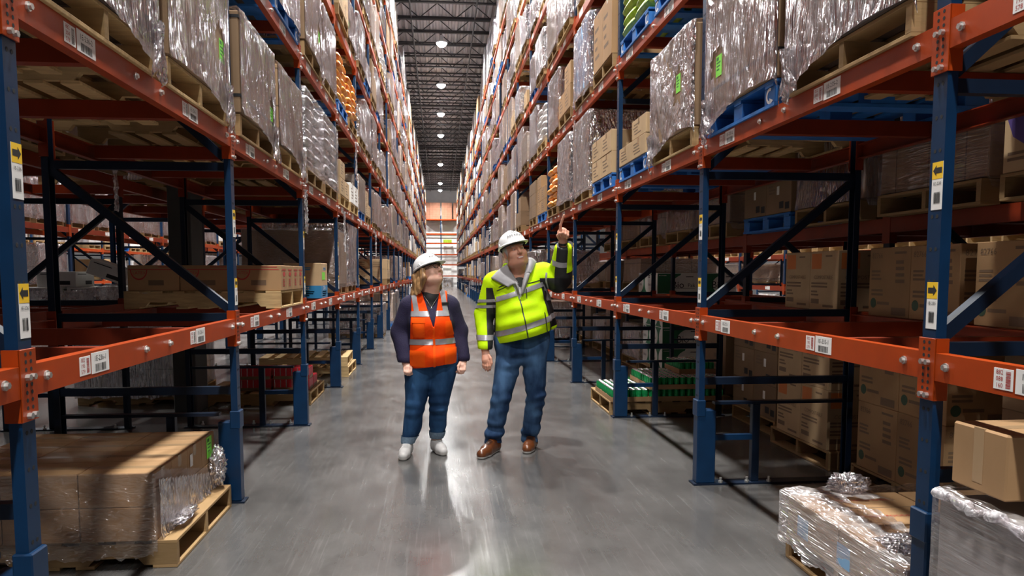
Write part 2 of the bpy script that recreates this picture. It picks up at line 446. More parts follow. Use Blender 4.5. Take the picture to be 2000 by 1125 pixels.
# ------------------------------------------------------------------ high-bay lamps (each with its own light)
lb = MB().lathe([(0.02, 0.30), (0.07, 0.28), (0.085, 0.12), (0.205, 0.03), (0.212, 0.0), (0.20, 0.0)], (0, 0, 0), 20).mesh('lamp_housing', M['lampbody'])
ll = MB().lathe([(0.0, -0.15), (0.07, -0.138), (0.13, -0.105), (0.175, -0.055), (0.20, 0.012)], (0, 0, 0), 20).mesh('lens', M['lamplens'])
lr = MB().cyl((0, 0, 0.29), (0, 0, 0.365), 0.012, n=6).mesh('hanger', M['joist'])
lamp_light = bpy.data.lights.new('high_bay_light', 'AREA')
lamp_light.shape = 'DISK'; lamp_light.size = 0.4; lamp_light.energy = LAMP_W; lamp_light.color = (1.0, 0.985, 0.95); lamp_light.spread = radians(150)
side_light = lamp_light.copy(); side_light.energy = LAMP_W * 1.05
for k, (x, y) in enumerate(LAMPS + SIDE_LAMPS):
    main = k < len(LAMPS)
    e = empty('high_bay_lamp', (x, y, LAMP_Z))
    where = (ORD[k - 2] + ' ahead') if k > 2 else (ORD[k + 1] + ' from the back wall')
    if main:
        tag(e, 'round white high-bay lamp over the main aisle, %s' % where, 'lamp', 'high-bay lamps over the aisle')
    else:
        tag(e, 'round white high-bay lamp over the neighbouring aisle, %s lamp of those' % ORD[k - len(LAMPS) + 1], 'lamp', 'high-bay lamps over neighbouring aisles')
    inst(lb, 'housing', parent=e); inst(ll, 'lens', parent=e); inst(lr, 'hanger', parent=e)
    lo = bpy.data.objects.new('lamp_light', lamp_light if main else side_light)
    lo.location = (0, 0, -0.17); link(lo, e)

# ------------------------------------------------------------------ pallet racks
P = 2.515
LEV = [1.09, 2.26, 3.46, 4.65, 5.85, 7.05, 8.25]
LEV_R2 = [1.09, 1.76, 3.46]
NP_ = 32                       # uprights in each front row
BH = 0.10                      # beam height
DEP = 1.12                     # frame depth
class Row:
    def __init__(s, key, x, face, y0, words, levels): s.key, s.x, s.face, s.y0, s.words, s.levels = key, x, face, y0, words, levels
    @property
    def rz(s): return 0.0 if s.face > 0 else pi
    def pos(s, n, lx=0.0, ly=0.0, z=0.0):
        return (s.x + s.face * lx, s.y0 + n * P + s.face * ly, z)
RL = Row('left', -1.29, 1, 0.0036, 'left rack', LEV)
RR = Row('right', 1.784, -1, 0.132, 'right rack', LEV)
RL2 = Row('left2', -4.07, -1, 0.0036, 'rack behind the left rack', LEV)
RR2 = Row('right2', 4.25, 1, 0.132, 'rack behind the right rack', LEV_R2)
RL3 = Row('left3', -7.1, 1, 0.6, 'far left rack', LEV[:4])
RR3 = Row('right3', 7.4, -1, 0.9, 'far right rack', [1.09, 1.78, 3.46, 4.65])
RL4 = Row('left4', -12.6, 1, 0.2, 'farthest left rack', LEV[:4])
RR4 = Row('right4', 13.0, -1, 0.4, 'farthest right rack', LEV[:4])

def post_mb(b, xf, d, z1, mi=0, holes=0, hz=4.3):
    """channel post: web at x=xf facing d (+1/-1), flanges pointing away"""
    t = 0.006; D = 0.040
    pr = [(0, -.038), (0, .038), (-D, .038), (-D, .032), (-t, .032), (-t, -.032), (-D, -.032), (-D, -.038)]
    pr = [(xf + d * u, v) for u, v in pr]
    if d < 0: pr = pr[::-1]
    b.prism([(u, v) for u, v in pr], (0, 0, 0.012), (0, 0, 1), (1, 0, 0), (0, 1, 0), z1, mi)
    if holes:
        z = 0.16
        while z < hz:
            for yy in (-0.014, 0.014):
                b.cyl((xf - d * 0.001, yy, z), (xf + d * 0.0006, yy, z), 0.0075, n=8, mi=holes)
            z += 0.117
    return b

BOLT_AT = []
def frame_parts(levels, H, holes):
    """name -> list of MBs (local frame, aisle face at x=0, depth towards -x)"""
    parts = []
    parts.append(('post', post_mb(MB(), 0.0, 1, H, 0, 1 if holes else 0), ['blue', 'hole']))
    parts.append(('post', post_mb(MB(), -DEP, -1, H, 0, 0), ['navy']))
    g = MB().box(-0.125, 0.008, -0.045, 0.045, 0.012, 0.53, 0, 0.006)
    parts.append(('post_guard', g, ['blue']))
    parts.append(('guard_sleeve', MB().box(-0.048, 0.014, -0.050, 0.050, 0.485, 0.60, 0, 0.005), ['blue']))
    parts.append(('base_plate', MB().box(-DEP - 0.03, 0.03, -0.055, 0.055, 0.0, 0.012, 0), ['navy']))
    b = MB()
    b.bar((-0.12, 0, 0.575), (-DEP + 0.04, 0, 0.575), 0.055, 0.02)
    parts.append(('guard_rail', b, ['navy']))
    parts.append(('guard_rail', MB().bar((-0.12, 0, 0.33), (-0.395, 0, 0.33), 0.045, 0.038), ['blue']))
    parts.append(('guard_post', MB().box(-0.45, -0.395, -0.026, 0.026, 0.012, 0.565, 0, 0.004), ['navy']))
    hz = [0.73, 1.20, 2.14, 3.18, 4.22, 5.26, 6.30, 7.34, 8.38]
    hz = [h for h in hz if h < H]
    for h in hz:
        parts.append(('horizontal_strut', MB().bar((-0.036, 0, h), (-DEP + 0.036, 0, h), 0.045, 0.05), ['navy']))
    for a, c in zip(hz[1:-1], hz[2:]):
        parts.append(('diagonal_brace', MB().bar((-0.04, 0, a + 0.05), (-DEP + 0.04, 0, c - 0.03), 0.046, 0.05), ['navy']))
    for k in range(4):
        x = (-0.17, -0.36, -0.52, -1.0)[k]
        parts.append(('anchor_bolt', MB().cyl((x, 0.035, 0.012), (x, 0.035, 0.05), 0.009, n=6).cyl((x, 0.035, 0.012), (x, 0.035, 0.026), 0.017, n=6), ['steel']))
    for lv in levels:
        z0, z1 = lv - 0.075, lv + BH + 0.052
        for xf, d in ((0.0, 1), (-DEP, -1)):
            c = MB()
            x0, x1 = sorted((xf + d * 0.001, xf + d * 0.008)); c.box(x0, x1, -0.047, 0.047, z0, z1, 0, 0.001)
            x0, x1 = sorted((xf - d * 0.047, xf + d * 0.006))
            for s_ in (-1, 1):
                y0, y1 = sorted((s_ * 0.040, s_ * 0.047)); c.box(x0, x1, y0, y1, z0, z1)
            if d > 0 and lv < 4 and holes:
                for k in range(9):
                    for yy in (-0.015, 0.015):
                        zz = z0 + 0.018 + k * 0.0242
                        if k in (0, 5): BOLT_AT.append((xf + 0.008, yy, zz, lv))
                        else:
                            c.cyl((xf + 0.007, yy, zz), (xf + 0.0086, yy, zz), 0.0068, n=8, mi=1)
            parts.append(('beam_connector', c, ['orange' if d > 0 else 'orange_shade', 'hole', 'steel']))
    return parts

def merge(parts, order):
    b = MB()
    for nm, mb, mats in parts:
        off = len(b.v)
        b.v += mb.v; b.f += [tuple(i + off for i in f) for f in mb.f]; b.sm += mb.sm
        b.m += [order.index(mats[k]) for k in mb.m]
    return b

ORDER = ['blue', 'navy', 'orange', 'orange_shade', 'hole', 'steel']
FH = 9.0
near_levels = []
near_parts = [(nm, mb.mesh(nm, [M[k] for k in mats])) for nm, mb, mats in frame_parts(LEV, FH, True)]
BOLT_NEAR = list(BOLT_AT)
cbolt = MB().cyl((0, 0, 0), (0.014, 0, 0), 0.0105, n=6, smooth=False).mesh('bolt', M['steel'])
far_pl = frame_parts(LEV, FH, False)
mid_groups = {}
for nm, mb, mats in far_pl:
    if nm == 'anchor_bolt': continue
    mid_groups.setdefault({'post': 'post', 'beam_connector': 'beam_connector', 'post_guard': 'post_guard', 'guard_sleeve': 'post_guard'}.get(nm, 'bracing'), []).append((nm, mb, mats))
mid_meshes = []
for nm, mb, mats in mid_groups['post']: mid_meshes.append(('post', mb.mesh('post', [M[k] for k in mats])))
for k in ('bracing', 'post_guard'):
    mid_meshes.append((k, merge(mid_groups[k], ORDER).mesh(k, [M[x] for x in ORDER])))
for nm, mb, mats in mid_groups['beam_connector'][::2]: mid_meshes.append((nm, mb.mesh(nm, [M[k] for k in mats])))
far_mesh = merge(far_pl, ORDER).mesh('upright_frame', [M[x] for x in ORDER])
back_mesh = merge(frame_parts(LEV_R2, FH, False), ORDER).mesh('upright_frame', [M[x] for x in ORDER])
low_mesh = merge(frame_parts(LEV[:4], 5.8, False), ORDER).mesh('upright_frame', [M[x] for x in ORDER])

def sign_mesh(txt, right):
    b = MB(); x = 0.0012
    b.box(0.0002, x, -0.030, 0.030, -0.085, 0.085, 0)
    e = x + 0.0004
    b.quad([(e, -0.030, 0.025), (e, 0.030, 0.025), (e, 0.030, 0.085), (e, -0.030, 0.085)], 1)
    s = 1 if right else -1; e += 0.0004
    pts = [(-.024, -.010), (.006, -.010), (.006, -.020), (.025, 0), (.006, .020), (.006, .010), (-.024, .010)]
    pp = [(e, s * a, 0.055 + c) for a, c in pts]
    b.add(pp, [tuple(range(7)) if s > 0 else tuple(range(7))[::-1]], 2)
    b.text(txt, 0.0165, (e, 0, 0.008), (0, 1, 0), (0, 0, 1), 2)
    y = -0.016
    while y < 0.016:
        w_ = random.choice((0.0012, 0.002, 0.003))
        b.quad([(e, y, -0.062), (e, y + w_, -0.062), (e, y + w_, -0.022), (e, y, -0.022)], 2); y += w_ + random.choice((0.0011, 0.002))
    return b.mesh('location_sign', [M['white'], M['yellow'], M['ink']])

def bay_label(txt, small=False):
    b = MB(); x = 0.0012
    W, Hh = (0.085, 0.068) if small else (0.15, 0.078)
    b.box(0.0, x, 0, W, -Hh / 2, Hh / 2, 0, 0.0003)
    e = x + 0.0004
    if small:
        for i, t in enumerate(txt):
            b.text(t, 0.021, (e, 0.026, 0.021 - 0.021 * i), (0, 1, 0), (0, 0, 1), 2)
        z = -0.027
        while z < 0.027:
            w_ = random.choice((0.0015, 0.0025)); b.quad([(e, 0.054, z), (e, 0.075, z), (e, 0.075, z + w_), (e, 0.054, z + w_)], 2 if small == 1 else 1); z += w_ + 0.0016
    else:
        b.text(txt, 0.0285, (e, 0.075, 0.016), (0, 1, 0), (0, 0, 1), 1)
        y = 0.03
        while y < 0.12:
            w_ = random.choice((0.0015, 0.0025, 0.004)); b.quad([(e, y, -0.033), (e, y + w_, -0.033), (e, y + w_, -0.004), (e, y, -0.004)], 1); y += w_ + random.choice((0.0015, 0.003))
    return b.mesh('barcode_label' if small else 'bay_label', [M['white'], M['ink'], M['redink']])

def beam_mb(mi=0, L=P):
    t = 0.006; D = 0.044; xf = 0.005
    pr = [(xf, 0), (xf, BH), (xf - D, BH), (xf - D, BH - t), (xf - t, BH - t), (xf - t, t), (xf - D, t), (xf - D, 0)]
    return MB().prism(pr[::-1], (0, 0.0475, 0), (0, 1, 0), (1, 0, 0), (0, 0, 1), L - 0.095, mi)
beam_me = beam_mb().mesh('rack_beam', M['orange'])
beam_me2 = beam_mb().mesh('rack_beam', M['orange_shade'])
bolt_me = MB().cyl((0.005, 0, 0), (0.012, 0, 0), 0.016, n=8, smooth=False).cyl((0.012, 0, 0), (0.021, 0, 0), 0.0105, n=6, smooth=False).mesh('bolt', M['steel'])
cross_mb = MB().box(-DEP + 0.043, -0.043, -0.03, 0.03, 0.012, BH - 0.002)
cross_me = cross_mb.mesh('pallet_support_bar', M['orange_shade'])
lab_blank = MB().box(0.0, 0.001, 0, 0.15, -0.039, 0.039).mesh('bay_label', M['white'])
lab_blank2 = MB().box(0.0, 0.001, 0, 0.085, -0.034, 0.034).mesh('barcode_label', M['white'])
codes = [(a, b_, c) for a in ('002', '003', '882') for b_ in ('195', '088', '304') for c in ('578', '579', '160')]

def bay_word(b): return ORD[b + 1]
def lev_word(l): return ORD[l + 1]
TOPS = 0.355
def lit_top(y): return 1.478 + TOPS * y
beam_count = [0]
STUFF_BEAM = MB()
def box_world(mb, row, n, x0, x1, y0, y1, z0, z1, mi=0):
    a = row.pos(n, x0, y0); c = row.pos(n, x1, y1)
    mb.box(min(a[0], c[0]), max(a[0], c[0]), min(a[1], c[1]), max(a[1], c[1]), z0, z1, mi)

def add_frames(row, n0, n1, kind):
    for n in range(n0, n1):
        k = kind(n)
        loc = row.pos(n)
        lab = 'blue upright frame of the %s, %s from the camera' % (row.words, ORD[n + 1])
        if k == 'near':
            e = tag(empty('upright_frame', loc, row.rz), lab, 'rack frame', 'upright frames of the ' + row.words)
            ci = 0
            for nm, me in near_parts:
                o = inst(me, nm, parent=e)
                if nm == 'beam_connector':
                    if ci % 2 == 0 and ci < 6:
                        for bx_, by_, bz_, bl_ in BOLT_NEAR:
                            if bl_ == LEV[ci // 2]: inst(cbolt, 'bolt', (bx_, by_, bz_), parent=o)
                    ci += 1
            num = (236 if row.key == 'left' else 235) + 2 * (n - 1)
            for z, r in ((1.79, row.key == 'left'), (1.36, row.key != 'left')):
                s_ = inst(sign_mesh('1E-%d' % num, r), 'location_sign', (0, 0.008, z), parent=e)
                s_['label'] = 'yellow and white arrow sign'
        elif k == 'mid':
            e = tag(empty('upright_frame', loc, row.rz), lab, 'rack frame', 'upright frames of the ' + row.words)
            for nm, me in mid_meshes: inst(me, nm, parent=e)
        else:
            tag(inst({'far': far_mesh, 'low': low_mesh, 'back': back_mesh}[k], 'upright_frame', loc, row.rz), lab, 'rack frame', 'upright frames of the ' + row.words)

add_frames(RL, 0, NP_, lambda n: 'near' if n < 6 else 'mid' if n < 14 else 'far')
add_frames(RR, 0, NP_, lambda n: 'near' if n < 6 else 'mid' if n < 14 else 'far')
add_frames(RL2, 0, 14, lambda n: 'far')
add_frames(RR2, 0, 12, lambda n: 'back')
for r, a, c in ((RL3, 2, 17), (RR3, 1, 14), (RL4, 3, 18), (RR4, 2, 13)):
    add_frames(r, a, c, lambda n: 'low')

def add_beam(row, b, l, rear=False, detail=0, stuff=False):
    """beam of bay b (between uprights b and b+1) at level l"""
    z = row.levels[l]
    if stuff or beam_count[0] >= 298:
        y0, y1 = 0.05, P - 0.05
        n = b if row.face > 0 else b + 1
        x0, x1 = (-0.04, 0.005) if not rear else (-DEP - 0.005, -DEP + 0.04)
        box_world(STUFF_BEAM, row, n, x0, x1, y0, y1, z, z + BH); return
    beam_count[0] += 1
    side = 'rear' if rear else 'front'
    if not rear:
        n = b if row.face > 0 else b + 1
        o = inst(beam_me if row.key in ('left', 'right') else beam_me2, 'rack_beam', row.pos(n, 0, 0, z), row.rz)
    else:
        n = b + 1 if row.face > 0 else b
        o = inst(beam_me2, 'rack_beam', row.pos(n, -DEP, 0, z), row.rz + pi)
    tag(o, 'orange %s beam of the %s, %s level, %s bay from the camera' % (side, row.words, lev_word(l), bay_word(b)), 'rack beam', 'orange beams of the ' + row.words)
    if detail and not rear:
        num = (236 if row.key == 'left' else 235) + 2 * (b - 1)
        for yy in (0.345, 1.58):
            if detail > 1:
                inst(bay_label(random.choice(codes), 1 if random.random() < 0.5 else 2), 'barcode_label', (0.005, yy, 0.052), parent=o)
                inst(bay_label('1E-%d-%d' % (num, l + 1)), 'bay_label', (0.005, yy + 0.095, 0.053), parent=o)
            else:
                inst(lab_blank2, 'barcode_label', (0.005, yy, 0.052), parent=o); inst(lab_blank, 'bay_label', (0.005, yy + 0.095, 0.053), parent=o)
        if detail > 1:
            for yy in (0.11, 0.97, 1.27, 2.38): inst(bolt_me, 'bolt', (0, yy, 0.055), parent=o)

for b in range(NP_ - 1):
    for row in (RL, RR):
        for l in range(7):
            vis = row.levels[l] < lit_top(row.y0 + (b + 1) * P) + 0.2
            add_beam(row, b, l, False, 2 if b < 6 and l < 3 and vis else 1 if b < 9 and vis else 0, stuff=b > 13 or not vis)
    if b < 14:
        for row in (RL, RR):
            for l in range(7): add_beam(row, b, l, True, stuff=not (b < 4 and l < 2))
for row, bs, ls in ((RL2, range(0, 13), (0, 1, 2, 3, 4, 5, 6)), (RR2, range(0, 11), (0, 1, 2))):
    for b in bs:
        for l in ls:
            add_beam(row, b, l, True, stuff=not (b < 4 and l < 2)); add_beam(row, b, l, False, stuff=not (b < 4 and l < 2))
for row, bs in ((RL3, range(2, 16)), (RR3, range(1, 13)), (RL4, range(3, 17)), (RR4, range(2, 12))):
    for b in bs:
        for l in range(4):
            add_beam(row, b, l, False, 1, stuff=not (row.key in ('left3', 'right3') and l < 2 and b < 9)); add_beam(row, b, l, True, stuff=True)
if STUFF_BEAM.v:
    tag(STUFF_BEAM.build('rack_beam', M['orange']), 'orange beams of the racks in the distance and behind other racks', 'rack beam', kind='stuff')
# pallet support bars between front and rear beams
SB = MB()
nsb = 0
for b in range(NP_ - 1):
    for row in (RL, RR, RL2, RR2):
        for l in range(len(row.levels)):
            if row in (RL2, RR2) and b > 10: continue
            vis = row.levels[l] < lit_top(row.y0 + (b + 1) * P)
            for k, yy in enumerate((0.64, 1.70)):
                if row in (RL, RR) and b < 8 and vis or row in (RL2, RR2) and b < 4 and l < 2:
                    n = b if row.face > 0 else b + 1
                    o = inst(cross_me, 'pallet_support_bar', row.pos(n, 0, yy if row.face > 0 else P - yy, row.levels[l]), row.rz)
                    tag(o, '%s orange support bar under pallets, %s level, %s bay, %s' % (('nearer', 'farther')[k], lev_word(l), bay_word(b), row.words), 'support bar', 'pallet support bars of the ' + row.words)
                    nsb += 1
                else:
                    n = b if row.face > 0 else b + 1
                    yl = yy if row.face > 0 else P - yy
                    box_world(SB, row, n, -DEP + 0.043, -0.043, yl - 0.03, yl + 0.03, row.levels[l] + 0.012, row.levels[l] + BH - 0.002)
tag(SB.build('pallet_support_bar', M['orange_shade']), 'orange support bars under pallets in the distance', 'support bar', kind='stuff')
print('beams', beam_count[0], 'bars', nsb)
# ------------------------------------------------------------------ pallets
PH = 0.142
def pallet_parts(depth=1.219, width=1.016):
    """stringers run in depth (x); origin: middle of the aisle-side edge on the ground, load side up"""
    out = []
    t = 0.017
    for yy in (-width / 2 + 0.019, 0, width / 2 - 0.019):
        # notched stringer
        z0, z1 = t, PH - t
        xs = [0, -0.16, -0.19, -0.40, -0.43, -0.79, -0.82, -1.03, -1.06, -depth]
        zs = [z0, z0, z0 + 0.036, z0 + 0.036, z0, z0, z0 + 0.036, z0 + 0.036, z0, z0]
        pr = [(x, z) for x, z in zip(xs, zs)] + [(-depth, z1), (0, z1)]
        out.append(('stringer', MB().prism(pr[::-1], (0, yy - 0.019, 0), (0, 1, 0), (1, 0, 0), (0, 0, 1), 0.038)))
    ws = [0.12, 0.09, 0.09, 0.12, 0.09, 0.09, 0.12]
    gap = (depth - sum(ws)) / 6; x = 0
    for w_ in ws:
        out.append(('deck_board', MB().box(x - w_, x, -width / 2, width / 2, PH - t, PH, 0, 0.002))); x -= w_ + gap
    for x, w_ in ((0, 0.12), (-0.40, 0.09), (-0.565, 0.09), (-0.73, 0.09), (-depth + 0.12, 0.12)):
        out.append(('bottom_board', MB().box(x - w_, x, -width / 2, width / 2, 0, t, 0, 0.002)))
    return out
def block_pallet_parts(depth=1.219, width=1.016):
    out = []; t = 0.018
    for yy in (-width / 2 + 0.07, 0, width / 2 - 0.07):
        for xx in (-0.075, -depth / 2, -depth + 0.075):
            out.append(('block', MB().box(xx - 0.07, xx + 0.07, yy - 0.065, yy + 0.065, t, PH - 2 * t, 0, 0.003)))
    for yy in (-width / 2 + 0.07, 0, width / 2 - 0.07):
        out.append(('stringer_board', MB().box(-depth, 0, yy - 0.05, yy + 0.05, PH - 2 * t, PH - t)))
    ws = [0.14, 0.10, 0.10, 0.14, 0.10, 0.10, 0.14]; gap = (depth - sum(ws)) / 6; x = 0
    for w_ in ws:
        out.append(('deck_board', MB().box(x - w_, x, -width / 2, width / 2, PH - t, PH, 0, 0.002))); x -= w_ + gap
    for x0, x1, y0, y1 in ((-0.14, 0, -width / 2, width / 2), (-depth, -depth + 0.14, -width / 2, width / 2), (-depth + 0.14, -0.14, -width / 2, -width / 2 + 0.13), (-depth + 0.14, -0.14, width / 2 - 0.13, width / 2)):
        out.append(('bottom_board', MB().box(x0, x1, y0, y1, 0, t)))
    return out
PAL = {}
for key, fn, mt in (('wood', pallet_parts, 'wood'), ('blue', block_pallet_parts, 'bluewood'), ('pale', pallet_parts, 'wood2')):
    pp = fn()
    parts = [(nm, mb.mesh(nm, M[mt])) for nm, mb in pp]
    PAL[key] = (parts, merge([(nm, mb, ['wood']) for nm, mb in pp], ['wood']).mesh('pallet', M[mt]))
# the white arrow-like C mark stencilled on the blue pallets' corner blocks
def c_mark():
    b = MB(); n = 10; e = 0.0
    pts = []
    for i in range(n + 1):
        a = radians(60 + 240 * i / n); pts.append((0.042 * cos(a), 0.042 * sin(a), 0.026 * cos(a), 0.026 * sin(a)))
    for p, q in zip(pts, pts[1:]):
        b.quad([(0, p[0], p[1]), (0, q[0], q[1]), (0, q[2], q[3]), (0, p[2], p[3])])
    b.add([(0, 0.0, -0.052), (0, 0.0, -0.012), (0, 0.045, -0.03)], [(0, 1, 2)])
    return b.mesh('stencil_mark', M['white'])
cmark = c_mark()
npal = [0]
STUFF_GOODS = MB()          # pallets and loads in the distance
GM = ['wood', 'bluewood', 'carton', 'farfilm', 'whitecard', 'carton_pale', 'farfilm2']
def far_film(name, a, b_):
    return paint(name, a, 0.2, var=0.35, scale=7, stretch=(1, 1, 0.35), bump=1.0, spec=0.8, col2=b_, bscale=9)
M['farfilm'] = far_film('film_wrapped_goods', (0.50, 0.47, 0.48), (0.16, 0.115, 0.085))
M['farfilm2'] = far_film('pale_wrapped_goods', (0.66, 0.65, 0.68), (0.32, 0.26, 0.22))

def add_pallet(loc, rz, key, label, detail=2):
    npal[0] += 1
    nm = 'blue_pallet' if key == 'blue' else 'wooden_pallet'
    if detail >= 2:
        e = tag(empty(nm, loc, rz), label, 'pallet', 'pallets on the racks')
        for pn, me in PAL[key][0]: inst(me, pn, parent=e)
        if key == 'blue':
            for yy in (-0.438, 0.438): inst(cmark, 'stencil_mark', (-0.0036, yy, 0.062), parent=e)
            inst(cmark, 'stencil_mark', (-0.075, -0.5046, 0.062), parent=e, rot=(0, 0, -pi / 2))
        return e
    return tag(inst(PAL[key][1], nm, loc, rz), label, 'pallet', 'pallets on the racks')

# ------------------------------------------------------------------ film-wrapped loads
def waves(rng, n, kdir, spread, kmin, kmax):
    out = []
    for i in range(n):
        a = kdir + rng.uniform(-spread, spread); k = rng.uniform(kmin, kmax)
        out.append((k * cos(a), k * sin(a), rng.uniform(0, 6.28), rng.uniform(0.5, 1) / (k ** 0.6)))
    return out
def film_mesh(name, wd, dp, h, seed, mat, amp=0.013, flap=0.07, hole=None, kdir=0.25, nt=150, nz=26, top=0.12, z0=-0.02, tight=0.010, far=0, zbf=None):
    """a wrap round a load: aisle face at x=0, depth to -x; streaky creases, ragged lower edge, loose upper lip"""
    rng = random.Random(seed)
    wv = waves(rng, 9, kdir, 0.35, 18, 60) + waves(rng, 4, kdir + 0.6, 0.5, 6, 16)
    ns = sum(abs(a[3]) for a in wv)
    g = tight; r = 0.03
    x0, x1, y0, y1 = -dp - g, g, -wd / 2 - g, wd / 2 + g
    per = [(x1, y0, x1, y1, (1, 0)), (x1, y1, x0, y1, (0, 1)), (x0, y1, x0, y0, (-1, 0)), (x0, y0, x1, y0, (0, -1))]
    L = 2 * (x1 - x0 + y1 - y0)
    cols = []
    for (ax, ay, bx, by, nrm) in per:
        l = abs(bx - ax) + abs(by - ay); m = max(6, int(nt * l / L))
        for i in range(m):
            t = i / m
            cols.append((ax + (bx - ax) * t, ay + (by - ay) * t, nrm, min(t, 1 - t) * l))
    nc = len(cols); V = []; s = 0.0; px, py = cols[0][0], cols[0][1]
    arc = []
    for c in cols:
        s += abs(c[0] - px) + abs(c[1] - py); px, py = c[0], c[1]; arc.append(s)
    rag = [rng.uniform(0, 1) for _ in range(nc)]
    rag = [(rag[i - 1] + rag[i] + rag[(i + 1) % nc]) / 3 for i in range(nc)]
    lowf = [0.5 + 0.5 * sin(arc[i] * 4.3 + seed) * sin(arc[i] * 1.7 + 2 * seed) for i in range(nc)]
    for k in range(nz + 1):
        for i, (x, y, n_, e) in enumerate(cols):
            zb = z0 - flap * (0.35 + 0.9 * rag[i] * lowf[i])
            if abs(x - x0) < 0.01: zb = 0.004
            if zbf: zb = zbf(x, y, rag[i])
            if far and abs(x - x1) < 0.01:
                tt = min(1.0, max(0.0, y * far / wd + 0.5))
                zb = -0.005 - 0.135 * tt ** 1.4 - 0.05 * (0.5 - abs(tt - 0.5)) * 0 + 0.05 * sin(pi * tt) - 0.012 * rag[i]
            z = zb + (h + 0.012 - zb) * k / nz
            d = sum(a[3] * (1 - abs(sin(0.5 * (a[0] * arc[i] + a[1] * z) + a[2]))) for a in wv) / ns
            d = amp * (d * 3.4 - 1.1) * min(1, e / 0.05 + 0.25)
            if k < 3: d += (3 - k) * 0.006 * (rag[i] * 2 - 0.6)
            V.append((x + n_[0] * d, y + n_[1] * d, z))
    for k, (inn, dz) in enumerate(((0.03, 0.012), (top, 0.006))):
        for i, (x, y, n_, e) in enumerate(cols):
            cx, cy = (x0 + x1) / 2, (y0 + y1) / 2
            dd = Vector((cx - x, cy - y)).normalized()
            V.append((x + dd.x * inn, y + dd.y * inn, h + 0.012 + dz + 0.012 * rag[i] + 0.006 * sin(arc[i] * 40)))
    b = MB(); F = []
    rows = nz + 1 + 2
    for k in range(rows - 1):
        for i in range(nc):
            j = (i + 1) % nc
            if far and V[k * nc + i][1] * far < -wd / 2 + 0.004 and V[k * nc + i][0] < x1 - 0.02: continue
            a, c = V[k * nc + i], V[(k + 1) * nc + j]
            if hole:
                my, mz = (a[1] + c[1]) / 2, (a[2] + c[2]) / 2
                if abs(a[0] - x1) < 0.04 and ((my - hole[0]) / hole[2]) ** 2 + ((mz - hole[1]) / hole[3]) ** 2 < 1 + 0.35 * sin(9 * math.atan2(mz - hole[1], my - hole[0])): continue
            F.append((k * nc + i, k * nc + j, (k + 1) * nc + j, (k + 1) * nc + i))
    b.add(V, F, 0, True)
    return b.mesh(name, mat)

def label_mesh(w_=0.10, h_=0.13):
    b = MB().box(0, 0.0008, -w_ / 2, w_ / 2, -h_ / 2, h_ / 2, 0)
    e = 0.0012
    for k in range(3): b.quad([(e, -w_ * 0.36, h_ * (0.12 - 0.16 * k)), (e, w_ * (0.3 - 0.1 * k), h_ * (0.12 - 0.16 * k)), (e, w_ * (0.3 - 0.1 * k), h_ * (0.19 - 0.16 * k)), (e, -w_ * 0.36, h_ * (0.19 - 0.16 * k))], 1)
    b.quad([(e, -w_ * 0.4, h_ * 0.26), (e, 0, h_ * 0.26), (e, 0, h_ * 0.42), (e, -w_ * 0.4, h_ * 0.42)], 1)
    return b.mesh('green_label', [M['green_label'], paint('dark_green_ink', (0.03, 0.16, 0.02), 0.6)])
GL = label_mesh()
def tail_mesh(seed):
    rng = random.Random(seed); V = []; n = 14; m = 22
    wv = [(rng.uniform(4, 14), rng.uniform(0, 6.28), rng.uniform(3, 20)) for _ in range(5)]
    for i in range(m + 1):
        t = i / m
        for j in range(n + 1):
            u = j / n - 0.5
            wd_ = 0.17 * (1 - 0.55 * sin(pi * min(1, t * 1.15)) ** 1.5) * (0.8 + 0.3 * t)
            V.append((0.015 + 0.018 * sum(sin(a * u * 2 + b_ + c * t * 0.3) for a, b_, c in wv) / 3, u * wd_, 0.15 - t * (0.26 + 0.03 * sin(9 * u + seed))))
    F = [(i * (n + 1) + j, (i + 1) * (n + 1) + j, (i + 1) * (n + 1) + j + 1, i * (n + 1) + j + 1) for i in range(m) for j in range(n)]
    return MB().add(V, F, 0, True).mesh('film_tail', M['film2'])
class Wrap: pass
WR = []
def make_wrap(wd, dp, h, seed, core, hole=None, film='film', straps=False, kdir=0.25, flap=0.07, lab=None, amp=0.011, nz=26, nt=150, far=0):
    q = Wrap(); q.h = h; q.parts = []
    q.parts.append(('carton_block', MB().box(-dp, 0, -wd / 2, wd / 2, 0.001, h, 0, 0.006).mesh('carton_block', M[core]), (0, 0, 0)))
    if straps:
        for z in (h * 0.16, h * 0.93):
            q.parts.append(('strap', MB().box(-dp - 0.002, 0.002, -wd / 2 - 0.002, wd / 2 + 0.002, z, z + 0.02).mesh('strap', M['strap']), (0, 0, 0)))
    if lab: q.parts.append(('green_label', GL, (0.0008, lab[0], lab[1])))
    q.parts.append(('stretch_film', film_mesh('stretch_film', wd, dp, h, seed, M[film], amp, flap, hole, kdir, nt, nz, far=far), (0, 0, 0)))
    if far: q.parts.append(('film_tail', tail_mesh(seed), (0.012, far * (wd / 2 - 0.05), -0.055)))
    WR.append(q); return q
def put_wrap(q, loc, rz, label, name='wrapped_load', cat='wrapped load', group='wrapped loads on the racks', zs=1.0):
    e = tag(empty(name, loc, rz), label, cat, group)
    e.scale = (1, 1, zs)
    core = None
    for nm, me, p in q.parts:
        o = inst(me, nm, p, parent=core if nm in ('strap', 'green_label') else e)
        if nm == 'carton_block': core = o
    return e
